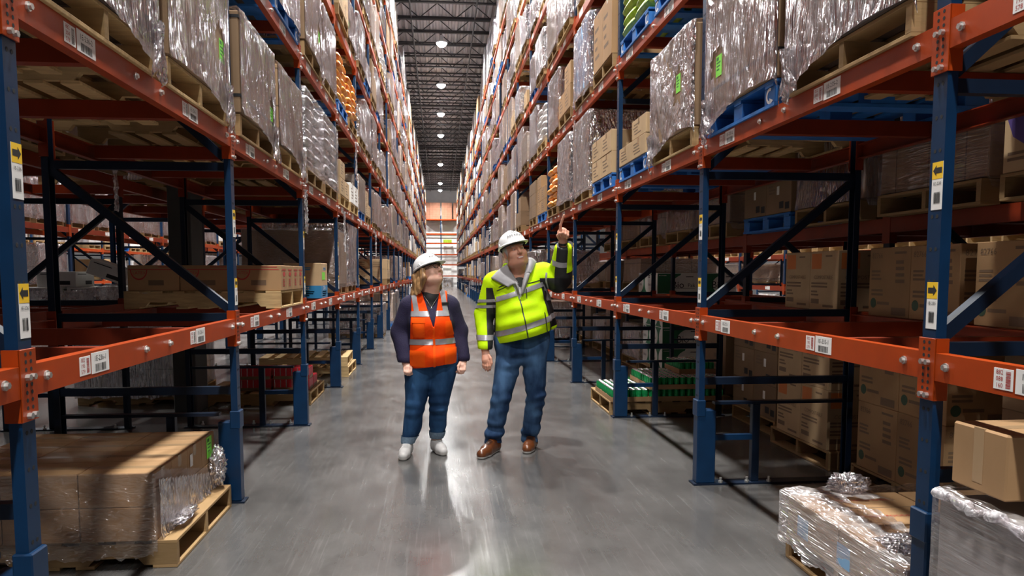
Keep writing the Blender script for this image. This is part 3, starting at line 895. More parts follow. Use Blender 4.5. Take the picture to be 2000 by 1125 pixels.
W_plain = [make_wrap(1.04, 1.20, h, 11 + i, core, None, film, st, kd) for i, (h, core, film, st, kd) in enumerate((
    (0.80, 'carton_grey', 'film', True, 0.05), (0.72, 'carton_seam', 'film', False, 0.5), (0.86, 'carton_grey', 'film2', False, 0.2),
    (0.62, 'carton_seam2', 'film', False, -0.4), (0.50, 'carton_seam', 'film2', False, 0.9), (0.78, 'whiteseam', 'film', False, 0.3),
    (0.84, 'carton_seam', 'filmclear', False, 1.3), (0.66, 'whiteseam', 'film2', False, 0.7)))]
W_low = make_wrap(1.04, 1.20, 0.36, 29, 'carton_seam', None, 'filmclear')
W_lab = [make_wrap(1.04, 1.20, h, 31 + i, core, (hy, hz, 0.10, 0.09), 'film', True, kd, lab=(hy - 0.03, hz - 0.05)) for i, (h, core, hy, hz, kd) in enumerate((
    (0.82, 'carton_grey', 0.28, 0.30, 0.05), (0.68, 'carton_seam', -0.30, 0.22, 0.4)))]
W_tall = [make_wrap(1.035, 1.20, 1.18, 41, 'carton_seam', None, 'film', False, 0.2), make_wrap(1.035, 1.20, 1.05, 42, 'carton_seam2', None, 'filmclear', False, 1.2), make_wrap(1.035, 1.20, 1.3, 43, 'whiteseam', None, 'film', False, 0.1)]

# bags stacked in layers, shrink-wrapped
def pillow(L, W_, H, seed, n=14, m=10):
    rng = random.Random(seed); b = MB(); V = []; F = []
    ph = [rng.uniform(0, 6.28) for _ in range(6)]
    for s_ in (-1, 1):
        for i in range(n + 1):
            for j in range(m + 1):
                u = sin(pi / 2 * (-1 + 2 * i / n)); v = sin(pi / 2 * (-1 + 2 * j / m))
                e = (1 - abs(u) ** 14) ** 0.5 * (1 - abs(v) ** 9) ** 0.5
                z = s_ * H / 2 * (0.12 + 0.88 * e) * (1 + 0.12 * sin(3 * u + ph[0]) * sin(2.5 * v + ph[1])) if e > 0 else s_ * H * 0.03
                V.append((u * L / 2 * (1 - 0.03 * abs(v) ** 3), v * W_ / 2 * (1 - 0.05 * abs(u) ** 3) + 0.012 * sin(5 * u + ph[2]), z))
    k = (n + 1) * (m + 1)
    for i in range(n):
        for j in range(m):
            a = i * (m + 1) + j
            F.append((k + a, k + a + m + 1, k + a + m + 2, k + a + 1)); F.append((a, a + 1, a + m + 2, a + m + 1))
    for i in range(n):
        for j in (0, m):
            a = i * (m + 1) + j; F.append((a, a + m + 1, k + a + m + 1, k + a))
    for j in range(m):
        for i in (0, n):
            a = i * (m + 1) + j; F.append((a, a + 1, k + a + 1, k + a))
    b.add(V, F, 0, True); return b
BAGS = {k: [pillow(1.16, 0.50, 0.105, 60 + i).mesh('bag', M[m]) for i in range(3)] for k, m in (('silver', 'silverbag'), ('white', 'whitebag'), ('orange', 'orangebag'), ('green', 'greenbag'))}
bag_film = film_mesh('stretch_film', 1.05, 1.22, 0.74, 77, M['filmclear'], 0.016, 0.03, None, 1.35, 110, 20, 0.2)
def put_bags(kind, loc, rz, label, layers=6, film=False):
    e = tag(empty('bag_load', loc, rz), label, 'bags', 'bagged loads on the racks')
    rng = random.Random(loc[1] * 31 + loc[2])
    for k in range(layers):
        for s_ in (-1, 1):
            inst(BAGS[kind][rng.randrange(3)], 'bag', (-0.585 + rng.uniform(-0.015, 0.025), s_ * 0.252 + rng.uniform(-0.01, 0.01), 0.066 + 0.099 * k), pi if rng.random() < 0.5 else 0, e)
    if film: inst(bag_film, 'stretch_film', parent=e)
    return e

# single cartons; a stack of them is many things
CART = {}
def carton_me(sx, sy, sz, mat='carton', printed=True, seed=0):
    k = (round(sx, 3), round(sy, 3), round(sz, 3), mat, printed, seed % 3)
    if k in CART: return CART[k]
    b = MB().box(-sx / 2, sx / 2, -sy / 2, sy / 2, 0.0, sz, 0, 0.004)
    t = 0.0006
    b.box(-sx / 2 - t, sx / 2 + t, -0.025, 0.025, sz - 0.06, sz + t, 1)
    if printed:
        rng = random.Random(seed)
        for s_ in (-1, 1):
            e = s_ * (sx / 2 + t)
            for k2 in range(4):
                y0 = -sy * 0.40 + rng.uniform(0, sy * 0.1); z0 = sz * (0.70 - 0.16 * k2); l = rng.uniform(0.2, 0.5) * sy; h = sz * 0.06
                p = [(e, y0, z0), (e, y0 + l, z0), (e, y0 + l, z0 + h), (e, y0, z0 + h)]
                b.quad(p if s_ > 0 else p[::-1], 2)
            e = s_ * (sy / 2 + t)
            for k2 in range(3):
                x0 = -sx * 0.38; z0 = sz * (0.66 - 0.2 * k2); l = rng.uniform(0.25, 0.55) * sx; h = sz * 0.07
                p = [(x0, e, z0), (x0 + l, e, z0), (x0 + l, e, z0 + h), (x0, e, z0 + h)]
                b.quad(p if s_ < 0 else p[::-1], 2)
    CART[k] = b.mesh('carton', [M[mat], M['tape'], M['print']])
    return CART[k]
ncart = [0]
def add_carton(loc, rz, size, label, group, mat='carton', printed=True, seed=0, tilt=None):
    ncart[0] += 1
    o = inst(carton_me(*size, mat, printed, seed), 'carton', loc, rz, rot=tilt)
    return tag(o, label, 'box', group)
def carton_stack(origin, rz, nx, ny, nz, size, label, group, mat='carton', top=None, jit=0.0035, printed=True, front=0.0):
    """cartons on a pallet; origin: middle of the aisle edge on top of the pallet"""
    rng = random.Random(origin[1] * 17 + origin[2] * 5)
    R = Matrix.Rotation(rz, 4, 'Z'); O = Vector(origin)
    sx, sy, sz = size
    for k in range(nz):
        for i in range(nx):
            for j in range(ny):
                if top is not None and k == nz - 1 and (i, j) not in top: continue
                if nx > 2 and 0 < i < nx - 1 and 0 < j < ny - 1 and k < nz - 1: continue
                x = front - (i + 0.5) * (sx + 0.004) + rng.uniform(-jit, 0); yv = (j - (ny - 1) / 2) * (sy + 0.006) + rng.uniform(-0.002, 0.002)
                p = O + R @ Vector((x, yv, k * (sz + 0.0008) + 0.0008))
                add_carton(tuple(p), rz, size, label, group, mat, printed, rng.randrange(3))

# ------------------------------------------------------------------ fill the racks
SLOT = (0.665, 1.85)
def slot_loc(row, b, s, l, push=0.0, dy=0.0):
    """slot s of bay b (0 nearer the camera); on level l, or on the floor with l=-1"""
    z = 0.001 if l < 0 else row.levels[l] + BH + 0.001
    y = row.y0 + b * P + SLOT[s] + dy
    return (row.x - row.face * (0.0 - push), y, z)
def where(row, b, s, l):
    lv = 'on the floor' if l < 0 else lev_word(l) + ' level'
    return '%s, %s bay, %s, %s' % (lv, bay_word(b), row.words, ('nearer', 'farther')[s])
def slots_visible(row, b, s, l):
    z = 0.0 if l < 0 else row.levels[l] + BH
    y = row.y0 + b * P + SLOT[s] + 0.6
    return z < lit_top(y) + 0.15 and b >= 1
special = {}
# what the photo shows in the slots nearest to the camera: (row, bay, slot, level) -> kind
for k, v in {('left', 1, 0, 1): 'A', ('left', 1, 1, 1): 'L0', ('left', 2, 0, 1): 'L1', ('left', 2, 1, 1): 'D', ('left', 3, 0, 1): 'silver', ('left', 3, 1, 1): 'silver',
             ('left', 4, 0, 1): 'mixed', ('left', 4, 1, 1): 'whitecards', ('left', 2, 1, 2): 'W2', ('left', 3, 0, 2): 'L0', ('left', 4, 0, 2): 'orange', ('left', 4, 1, 2): 'orange', ('left', 3, 1, 2): 'W1',
             ('right', 1, 0, 1): 'A', ('right', 1, 1, 1): 'B', ('right', 2, 0, 1): 'L1', ('right', 2, 1, 1): 'boxesblue', ('right', 3, 0, 1): 'boxes', ('right', 3, 1, 1): 'W2',
             ('right', 4, 0, 1): 'silverwrap', ('right', 4, 1, 1): 'orange', ('right', 2, 0, 2): 'green', ('right', 2, 1, 2): 'green', ('right', 3, 0, 2): 'purple', ('right', 3, 1, 2): 'bluewrap',
             ('right', 4, 0, 2): 'cans', ('right', 5, 0, 2): 'white', ('right', 5, 1, 1): 'boxes'}.items(): special[k] = v
SW_A = make_wrap(1.04, 1.20, 0.84, 51, 'carton_grey', None, 'film', True, 0.02, 0.09, nt=220, nz=40, far=1)
SW_A2 = make_wrap(1.04, 1.20, 0.84, 57, 'carton_grey', None, 'film', False, 0.25, 0.10, nt=220, nz=40, far=-1)
SW_B = make_wrap(1.04, 1.20, 0.84, 52, 'carton_dark', (-0.30, 0.28, 0.11, 0.10), 'film', True, 0.08, 0.08, (-0.30, 0.27), nt=220, nz=40, far=-1)
SW_L0 = make_wrap(1.04, 1.20, 0.84, 53, 'carton_dark', (0.33, 0.31, 0.09, 0.10), 'film', False, 0.02, 0.10, (0.40, 0.27), nt=220, nz=40, far=1)
SW_L1 = make_wrap(1.04, 1.20, 0.64, 54, 'carton_dark', (0.36, 0.19, 0.06, 0.10), 'film', True, 0.35, 0.10, (0.40, 0.16), nt=220, nz=40, far=1)
SW_C = make_wrap(1.04, 1.20, 0.70, 58, 'carton_dark', (0.22, 0.34, 0.10, 0.13), 'film2', False, 0.6, 0.06, (0.20, 0.36), amp=0.02, nt=200, nz=36, far=-1)
SW_D = make_wrap(1.04, 1.20, 0.62, 55, 'carton_seam', None, 'film', False, 0.75, 0.12, amp=0.014, nt=220, nz=40, far=1)
SW_blue = make_wrap(1.035, 1.20, 0.78, 56, 'lightblue', None, 'film2', False, 0.3, 0.12, amp=0.022, nt=160, nz=30)
SW_silver = make_wrap(1.035, 1.20, 0.84, 59, 'silverbag', None, 'film2', False, 0.2, 0.05, amp=0.02)

cand = []
for row in (RL, RR):
    for b in range(1, NP_ - 1):
        for l in range(-1, 7):
            for s in (0, 1):
                if slots_visible(row, b, s, l): cand.append((b * P + SLOT[s] + (0 if l < 1 else 0.15 * abs(LEV[l] - 2)), row, b, s, l))
cand.sort(key=lambda t: t[0])
rng = random.Random(5)
nwrap = [0]; nbag = [0]; used_floor = set()
side_tint = {}
def far_goods(row, b, s, l, r, hmax=9):
    loc = slot_loc(row, b, s, l, r.uniform(-0.02, 0.05)); x, y, z = loc
    f = row.face; bl = r.random() < 0.15
    def bx(x0, x1, y0, y1, z0, z1, mi):
        xs = sorted((x + f * x0, x + f * x1)); STUFF_GOODS.box(xs[0], xs[1], y + y0, y + y1, z + z0, z + z1, mi, 0.02 if z1 - z0 > 0.1 else 0)
    for y0 in (-0.5, -0.02, 0.46): bx(-1.2, 0, y0, y0 + 0.04, 0.02, 0.12, 1 if bl else 0)
    bx(-1.2, 0, -0.5, 0.5, 0.12, 0.142, 1 if bl else 0); bx(-0.1, 0, -0.5, 0.5, 0.0, 0.02, 1 if bl else 0)
    h = r.uniform(0.3, 0.86) if l < 6 else r.uniform(0.6, 1.25)
    h = min(h, hmax); t = r.random()
    mi = 3 if t < 0.30 else 6 if t < 0.64 else 2 if t < 0.74 else 5 if t < 0.86 else 4
    if mi in (2, 5, 4):
        for k in range(2): bx(-1.15, 0, -0.49 + 0.495 * k, -0.005 + 0.495 * k, 0.143, 0.143 + h * r.uniform(0.8, 1), mi)
    else:
        bx(-1.15, r.uniform(-0.03, 0.03), -r.uniform(0.44, 0.52), r.uniform(0.44, 0.52), 0.143, 0.143 + h, mi)
for dist, row, b, s, l in cand:
    kind = special.get((row.key, b, s, l))
    if kind is None:
        if l == -1:
            if b < 6 or rng.random() > 0.25: continue
        if l == 0:
            if b < 5 or rng.random() > 0.35: continue
        if l > 0 and rng.random() < 0.07: continue
        t = rng.random()
        if dist > 42 or nwrap[0] > 196:
            used_floor.add((row.key, b, s, l)); far_goods(row, b, s, l, rng); continue
        if l == 6: kind = 'tall' if t < 0.5 else 'wrap' if t < 0.85 else 'brown'
        else: kind = 'wrap' if t < 0.50 else 'lab' if t < 0.57 else 'boxes' if t < 0.70 else 'white' if t < 0.75 else 'tall0' if t < 0.84 else 'brown'
        if kind == 'boxes' and (dist > 24 or ncart[0] > 175): kind = 'brown'
    loc = slot_loc(row, b, s, l, rng.uniform(-0.02, 0.05), rng.uniform(-0.03, 0.03)) if (row.key, b, s, l) not in special else slot_loc(row, b, s, l, 0.02)
    key = 'blue' if kind in ('B', 'boxesblue', 'green') or (kind not in ('A', 'L0', 'L1', 'D', 'silver', 'purple', 'bluewrap') and rng.random() < 0.16) else rng.choice(('wood', 'wood', 'pale'))
    wh = where(row, b, s, l)
    if l < 0: used_floor.add((row.key, b, s, l))
    add_pallet(loc, row.rz, key, ('blue' if key == 'blue' else 'wooden') + ' pallet under its load, ' + wh, 2 if dist < 11 else 1)
    top = (loc[0] + row.face * 0.008, loc[1], loc[2] + PH + 0.001)
    rz = row.rz
    W = {'A': (SW_A if row.key == 'left' else SW_A2, 'streaky film-wrapped grey-brown load'), 'B': (SW_B, 'wrapped load torn open over green label'),
         'L0': (SW_L0, 'wrapped load torn open over green label'), 'L1': (SW_L1 if row.key == 'left' else SW_C, 'wrapped load torn open over green label'), 'D': (SW_D, 'slanting film over brown cartons'),
         'bluewrap': (SW_blue, 'loose clear film over light blue load'), 'silverwrap': (SW_silver, 'tall silver film-wrapped load'), 'W1': (W_plain[1], 'film-wrapped brown carton load'), 'W2': (W_plain[2], 'film-wrapped grey-brown load')}.get(kind)
    if W is None:
        if kind == 'wrap':
            q = rng.choice(W_plain); W = (q, 'film-wrapped white load' if q in (W_plain[5], W_plain[7]) else 'film-wrapped brown carton load')
        elif kind == 'lab': W = (rng.choice(W_lab), 'film-wrapped load with green label')
        elif kind == 'tall': W = (rng.choice(W_tall), 'tall film-wrapped carton load')
        elif kind == 'brown': W = (W_plain[6], 'tightly wrapped brown carton load')
        elif kind == 'tall0': W = (W_plain[4], 'low film-wrapped carton load')
    if W:
        nwrap[0] += 1
        put_wrap(W[0], top, rz, W[1] + ', ' + wh, zs=1.0 if (row.key, b, s, l) in special or kind == 'tall' else rng.choice((1.0, 1.0, 0.9, 0.78, 0.66)))
    elif kind in ('silver', 'white', 'orange', 'green'):
        nbag[0] += 1
        lb_ = {'silver': 'stacked silver plastic bags', 'white': 'stacked white bags', 'orange': 'stacked orange bags', 'green': 'stacked green bags'}[kind]
        put_bags(kind, top, rz, lb_ + ', ' + wh, 7 if kind == 'silver' else 6, kind == 'silver')
    elif kind in ('boxes', 'boxesblue', 'mixed', 'whitecards', 'purple', 'cans'):
        grp = 'cartons on pallet, ' + wh
        if kind == 'boxesblue':
            carton_stack(top, rz, 2, 2, 2, (0.57, 0.48, 0.17), 'long brown carton on blue pallet, ' + wh, grp, 'carton_pale', top=[(0, 1), (1, 0), (1, 1)])
        elif kind == 'whitecards':
            carton_stack(top, rz, 3, 2, 1, (0.38, 0.48, 0.28), 'white carton, ' + wh, grp, 'whitecard')
        elif kind == 'purple':
            carton_stack(top, rz, 2, 2, 1, (0.55, 0.46, 0.62), 'tall brown carton, ' + wh, grp, 'carton')
        else:
            sz = rng.choice(((0.39, 0.33, 0.24), (0.58, 0.49, 0.22), (0.38, 0.49, 0.3)))
            nx = int(1.2 / sz[0]); ny = int(1.03 / sz[1]); nz_ = rng.choice((1, 2)) if sz[2] > 0.25 else rng.choice((2, 3))
            tops = [(i, j) for i in range(nx) for j in range(ny) if rng.random() < 0.7]
            carton_stack(top, rz, nx, ny, nz_, sz, 'brown carton, ' + wh, grp, rng.choice(('carton', 'carton_pale', 'carton_dark')), top=tops)
if STUFF_GOODS.v:
    tag(STUFF_GOODS.build('palletised_goods', [M[k] for k in GM]), 'wrapped and boxed pallet loads along the distant parts of both racks', 'pallet loads', kind='stuff')
print('pallets', npal, 'wraps', nwrap, 'cartons', ncart, 'bags', nbag, 'cand', len(cand))
# ------------------------------------------------------------------ printed cartons seen close by
def face_frame(size, side):
    """origin (lower left of the face seen from outside), right and up directions"""
    sx, sy, sz = size; t = 0.001
    return {'-y': (Vector((-sx / 2, -sy / 2 - t, 0)), Vector((1, 0, 0)), sx), '+y': (Vector((sx / 2, sy / 2 + t, 0)), Vector((-1, 0, 0)), sx),
            '-x': (Vector((-sx / 2 - t, sy / 2, 0)), Vector((0, -1, 0)), sy), '+x': (Vector((sx / 2 + t, -sy / 2, 0)), Vector((0, 1, 0)), sy)}[side]
class Printed:
    def __init__(s, size, card, extra):
        s.size = size; s.mats = [card, 'tape', 'print'] + extra; s.b = MB().box(-size[0] / 2, size[0] / 2, -size[1] / 2, size[1] / 2, 0, size[2], 0, 0.004)
    def rect(s, side, u0, u1, v0, v1, mat, lift=0.0):
        o, r, w_ = face_frame(s.size, side); n = r.cross(Vector((0, 0, 1))); h = s.size[2]; o = o + n * lift
        s.b.quad([o + r * (u0 * w_) + Vector((0, 0, v0 * h)), o + r * (u1 * w_) + Vector((0, 0, v0 * h)), o + r * (u1 * w_) + Vector((0, 0, v1 * h)), o + r * (u0 * w_) + Vector((0, 0, v1 * h))], s.mats.index(mat))
    def poly(s, side, pts, mat, lift=0.0):
        o, r, w_ = face_frame(s.size, side); n = r.cross(Vector((0, 0, 1))); h = s.size[2]; o = o + n * lift
        s.b.add([o + r * (u * w_) + Vector((0, 0, v * h)) for u, v in pts], [tuple(range(len(pts)))], s.mats.index(mat))
    def text(s, side, txt, u, v, size, mat, lift=0.0006):
        o, r, w_ = face_frame(s.size, side); n = r.cross(Vector((0, 0, 1)))
        s.b.text(txt, size, o + n * lift + r * (u * w_) + Vector((0, 0, v * s.size[2])), r, (0, 0, 1), s.mats.index(mat))
    def lines(s, side, u0, v0, n, wl, mat='print', dv=0.06, seed=0):
        rng = random.Random(seed)
        for k in range(n): s.rect(side, u0, u0 + wl * rng.uniform(0.55, 1), v0 - k * dv, v0 - k * dv + dv * 0.55, mat)
    def mesh(s, name='carton'): return s.b.mesh(name, [M[k] for k in s.mats])
def arc(cx, cy, rx, ry, a0, a1, n=14): return [(cx + rx * cos(radians(a0 + (a1 - a0) * i / n)), cy + ry * sin(radians(a0 + (a1 - a0) * i / n))) for i in range(n + 1)]

# white cartons with the green swoosh
bio = Printed((0.565, 0.50, 0.288), 'whitecard', ['bioGreen', 'ink'])
for sd in ('-y', '+y'):
    bio.poly(sd, [(0.01, 0.02), (0.46, 0.02)] + arc(0.80, 0.45, 0.42, 0.52, 234, 122, 14) + [(0.60, 0.97), (0.01, 0.97)], 'bioGreen')
    bio.text(sd, 'Bio', 0.52, 0.42, 0.135, 'ink', 0.0012); bio.text(sd, 'Pak', 0.86, 0.40, 0.075, 'ink', 0.0012)
    bio.rect(sd, 0.42, 0.95, 0.25, 0.262, 'ink', 0.0012); bio.lines(sd, 0.72, 0.80, 1, 0.2, 'ink'); bio.lines(sd, 0.04, 0.86, 1, 0.2, 'whitecard')
for sd in ('-x', '+x'):
    bio.poly(sd, [(0.50, 0.02), (0.78, 0.02)] + arc(1.05, 0.5, 0.36, 0.5, 250, 110, 10)[::1] + [(0.78, 0.98), (0.55, 0.98)] + arc(0.1, 0.5, 0.47, 0.5, 70, -70, 10), 'bioGreen')
    bio.text(sd, 'BioPak', 0.24, 0.42, 0.055, 'ink'); bio.lines(sd, 0.08, 0.86, 2, 0.2, 'ink', 0.09)
bio_me = bio.mesh()
W_darkstack = make_wrap(1.04, 1.20, 0.70, 87, 'carton_dark', None, 'filmclear')
# brown cartons with an orange sticker
cmp_ = Printed((0.40, 0.43, 0.455), 'carton_pale', ['orangePrint', 'ink'])
cmp2 = Printed((0.44, 0.46, 0.455), 'carton', ['ink', 'greenprint'])
for sd in ('-x', '-y', '+x', '+y'):
    cmp_.rect(sd, 0.06, 0.42, 0.70, 0.96, 'orangePrint'); cmp_.lines(sd, 0.56, 0.90, 1, 0.25, 'print', 0.05)
    cmp_.text(sd, 'COMPOSTABLE', 0.50, 0.555, 0.042, 'print'); cmp_.lines(sd, 0.06, 0.44, 2, 0.6, 'print', 0.055, 2); cmp_.lines(sd, 0.06, 0.30, 2, 0.35, 'print', 0.055, 3)
    cmp_.rect(sd, 0.06, 0.36, 0.11, 0.19, 'print'); cmp_.lines(sd, 0.5, 0.06, 1, 0.4, 'print', 0.07)
    cmp2.text(sd, '82766', 0.2, 0.88, 0.05, 'print'); cmp2.lines(sd, 0.06, 0.64, 3, 0.35, 'print', 0.055, 4); cmp2.lines(sd, 0.62, 0.9, 1, 0.3, 'print'); cmp2.lines(sd, 0.66, 0.76, 4, 0.22, 'print', 0.09, 5)
    cmp2.poly(sd, arc(0.13, 0.19, 0.075, 0.075, 0, 345, 12), 'greenprint'); cmp2.lines(sd, 0.23, 0.17, 1, 0.32, 'print', 0.08); cmp2.lines(sd, 0.07, 0.36, 2, 0.32, 'print', 0.06, 6); cmp2.rect(sd, 0.58, 0.92, 0.03, 0.14, 'print')
cmp_me = cmp_.mesh(); cmp2_me = cmp2.mesh()
plainb = Printed((0.59, 0.505, 0.30), 'carton_dark', ['ink', 'whitecard'])
for sd in ('-x', '-y', '+x', '+y'):
    plainb.rect(sd, 0.55, 0.72, 0.14, 0.34, 'ink'); plainb.rect(sd, 0.78, 0.94, 0.10, 0.30, 'ink'); plainb.rect(sd, 0.44, 0.54, 0.55, 0.8, 'whitecard'); plainb.lines(sd, 0.1, 0.8, 3, 0.3, 'print', 0.1, 1)
plainb_me = plainb.mesh()
grape = Printed((0.39, 0.33, 0.30), 'carton_pale', ['purplePrint', 'redink'])
for sd in ('-x', '-y', '+x', '+y'):
    grape.poly(sd, [(0.05, 0.98), (0.95, 0.98), (0.8, 0.62), (0.5, 0.42), (0.2, 0.62)], 'purplePrint'); grape.lines(sd, 0.1, 0.3, 2, 0.5, 'print', 0.1); grape.poly(sd, [(0.75, 0.3), (0.9, 0.3), (0.82, 0.12)], 'redink')
grape_me = grape.mesh()
lat = Printed((0.395, 0.245, 0.205), 'carton', ['redink'])
for sd in ('-y', '+y'):
    for r_, th in ((0.17, 0.03),):
        o_ = arc(0.22, 0.84, 0.17, 0.42, 180, 360, 14); i_ = arc(0.22, 0.84, 0.15, 0.36, 360, 180, 14)
        for k in range(14): lat.poly(sd, [o_[k], o_[k + 1], i_[13 - k], i_[14 - k]], 'redink')
    lat.rect(sd, 0.02, 0.96, 0.82, 0.85, 'redink'); lat.text(sd, 'LATEX', 0.23, 0.70, 0.034, 'redink'); lat.rect(sd, 0.40, 0.70, 0.22, 0.42, 'print'); lat.lines(sd, 0.6, 0.92, 1, 0.35, 'redink', 0.05)
for sd in ('-x', '+x'):
    lat.rect(sd, 0.2, 0.8, 0.80, 0.86, 'redink'); lat.poly(sd, arc(0.5, 0.66, 0.22, 0.10, 0, 350, 10), 'redink'); lat.lines(sd, 0.3, 0.42, 4, 0.4, 'redink', 0.08, 3)
lat_me = lat.mesh()
big = Printed((0.42, 0.45, 0.40), 'carton_pale', ['bluePrint', 'whitecard', 'green_label'])
for sd in ('-y', '+x'):
    big.rect(sd, 0.0, 1.0, 0.0, 0.36, 'bluePrint'); big.text(sd, '2,000ct', 0.45, 0.29, 0.062, 'whitecard'); big.lines(sd, 0.15, 0.17, 3, 0.7, 'whitecard', 0.055); big.lines(sd, 0.3, 0.85, 2, 0.45, 'bluePrint', 0.05)
big.rect('+x', 0.08, 0.6, 0.52, 0.74, 'green_label')
big_me = big.mesh()
purp = Printed((0.42, 0.46, 0.40), 'carton', ['purplePrint', 'whitecard'])
for sd in ('-y', '-x'):
    purp.rect(sd, 0.42 if sd == '-y' else 0.1, 0.97, 0.06, 0.94, 'purplePrint'); purp.rect(sd, 0.55, 0.9, 0.74, 0.86, 'whitecard', 0.0006); purp.lines(sd, 0.52, 0.6, 5, 0.4, 'whitecard', 0.09, 2)
purp_me = purp.mesh()
white_me = Printed((0.40, 0.46, 0.27), 'whitecard', ['ink'])
for sd in ('-y', '+x', '-x'):
    white_me.lines(sd, 0.1, 0.8, 1, 0.5, 'ink', 0.07); white_me.rect(sd, 0.55, 0.85, 0.12, 0.3, 'ink')
white_me = white_me.mesh()

def put_box(me, loc, label, group, rz=0.0, rot=None):
    return tag(inst(me, 'carton', loc, rz, rot=rot), label, 'box', group)
def load_grid(me, size, x0, y0, z0, nx, ny, nz, label, group, skip=None, seed=1):
    """cartons from the corner (x0,y0,z0), x and y rising"""
    rng = random.Random(seed)
    for k in range(nz):
        for i in range(nx):
            for j in range(ny):
                if skip and skip(i, j, k): continue
                put_box(me, (x0 + (i + 0.5) * (size[0] + 0.004) + rng.uniform(0, 0.003), y0 + (j + 0.5) * (size[1] + 0.004), z0 + 0.001 + k * (size[2] + 0.0008)), label, group)
def row_pallet(row, y, l, key, label, push=0.0, detail=2, z=None):
    zz = (0.001 if l < 0 else row.levels[l] + BH + 0.001) if z is None else z
    loc = (row.x - row.face * (0.035 - push), y, zz)
    add_pallet(loc, row.rz, key, label, detail)
    return (loc[0] + row.face * 0.008, loc[1], loc[2] + PH + 0.001)

# --- second right-hand rack: BioPak pallet and its level-one row
t = row_pallet(RR2, 10.86, -1, 'wood', 'wooden pallet under the white and green cartons, behind the right rack')
load_grid(bio_me, (0.565, 0.50, 0.288), t[0] - 1.16, 10.36, t[2], 2, 2, 3, 'white and green carton of the stack on the floor behind the can pallet', 'white and green cartons on the floor')
for nm, x0, y0, n_ in (('a', 3.0, 10.42, 2), ):
    load_grid(bio_me, (0.565, 0.50, 0.288), x0, y0, 1.19, 2, n_, 1, 'white and green carton in the row on the lower beam behind the right rack', 'white and green cartons on the beam')
# brown cartons on pallets, floor
t = row_pallet(RR2, 5.91, -1, 'wood', 'wooden pallet under the orange-stickered cartons on the floor', -0.11)
load_grid(cmp_me, (0.40, 0.43, 0.455), 2.885, 5.44, t[2], 2, 2, 2, 'pale carton with orange sticker, stacked on the floor pallet behind the right rack', 'orange-stickered cartons on the floor')
t = row_pallet(RR2, 4.58, -1, 'wood', 'wooden pallet under the big brown cartons on the floor', -0.11)
load_grid(cmp2_me, (0.44, 0.46, 0.455), 2.885, 4.10, t[2], 2, 2, 2, 'big brown carton with green round logo, on the floor pallet behind the right rack', 'brown logo cartons on the floor')
load_grid(cmp_me, (0.40, 0.43, 0.455), 2.93, 5.44, 1.19, 2, 2, 1, 'pale carton with orange sticker on the beam behind the right rack', 'orange-stickered cartons on the beam')
load_grid(cmp2_me, (0.44, 0.46, 0.455), 2.93, 4.10, 1.19, 2, 2, 1, 'big brown carton with green round logo on the beam behind the right rack', 'brown logo cartons on the beam')
load_grid(cmp2_me, (0.44, 0.46, 0.455), 2.93, 3.05, 1.19, 2, 2, 1, 'big brown logo carton on the beam, closest to the camera', 'brown logo cartons on the nearest beam')
t = row_pallet(RR2, 3.36, -1, 'wood', 'wooden pallet on the floor deep behind the first right upright', 0.03)
load_grid(plainb_me, (0.59, 0.505, 0.30), 3.04, 2.85, t[2], 2, 2, 3, 'dull brown carton stacked on the floor deep behind the first right upright', 'dull cartons by the first right upright')
t = row_pallet(RR2, 7.08, -1, 'wood', 'wooden pallet under dull brown cartons, next to the orange-stickered stack')
load_grid(plainb_me, (0.59, 0.505, 0.30), 3.0, 6.575, t[2], 2, 2, 3, 'dull brown carton with black marks on the floor pallet behind the right rack', 'dull marked cartons on the floor')
t = row_pallet(RR2, 8.5, -1, 'wood', 'wooden pallet under the dull carton behind the cans', 0.02)
put_box(carton_me(0.9, 0.8, 0.72, 'carton_dark', True, 1), (3.56, 8.5, t[2]), 'large dull brown carton on a pallet behind the can pallet', 'large dull cartons')
# its upper loads: shadowed wrapped cartons
for y, me, size, nz_, lab, pk in ((3.40, grape_me, (0.39, 0.33, 0.30), 2, 'carton with purple grape print, on the upper beam behind the right rack', 'wood'),
                                  (6.9, plainb_me, (0.59, 0.505, 0.30), 2, 'dull carton on blue pallet, upper beam behind the right rack', 'blue')):
    t = row_pallet(RR2, y, 1, pk, ('blue' if pk == 'blue' else 'wooden') + ' pallet on the upper beam under ' + ('dull' if pk == 'blue' else 'purple-printed') + ' cartons')
    nx = int(1.2 / size[0]); ny = int(1.03 / size[1])
    load_grid(me, size, 3.0, y - ny * size[1] / 2, t[2], nx, ny, nz_, lab, lab)
for k, (y, q) in enumerate(((4.56, W_low), (5.79, W_plain[1]), (8.36, W_plain[6]), (9.53, W_plain[1]), (10.86, W_plain[3]), (12.04, W_plain[6]), (13.37, W_plain[1]))):
    t = row_pallet(RR2, y, 1, 'wood', 'wooden pallet, upper beam behind the right rack, %s from the camera' % ORD[k + 2], 0, 1)
    nwrap[0] += 1
    put_wrap(q, t, RR2.rz, 'shadowed wrapped load on the upper beam behind the right rack, %s from the camera' % ORD[k + 2])
rng = random.Random(9)
for b in range(4, 9):
    for s_ in (0, 1):
        for l in (-1, 0):
            y = RR2.y0 + b * P + SLOT[s_]
            if y < 11.6: continue
            t = row_pallet(RR2, y, l, 'wood', 'wooden pallet, %s, rack behind the right rack, %s' % ('floor' if l < 0 else 'lower beam', ORD[(b - 4) * 2 + s_ + 1]), 0.03, 1)
            h = rng.choice((0.55, 0.62)) if l < 0 else 0.62
            q = rng.choice((W_plain[6], W_plain[4])) ; nwrap[0] += 1
            put_wrap(W_low if l == 0 else q, t, RR2.rz, 'brown carton load, %s, rack behind the right rack, %s of the row' % ('floor' if l < 0 else 'lower beam', ORD[(b - 4) * 2 + s_ + 1]))

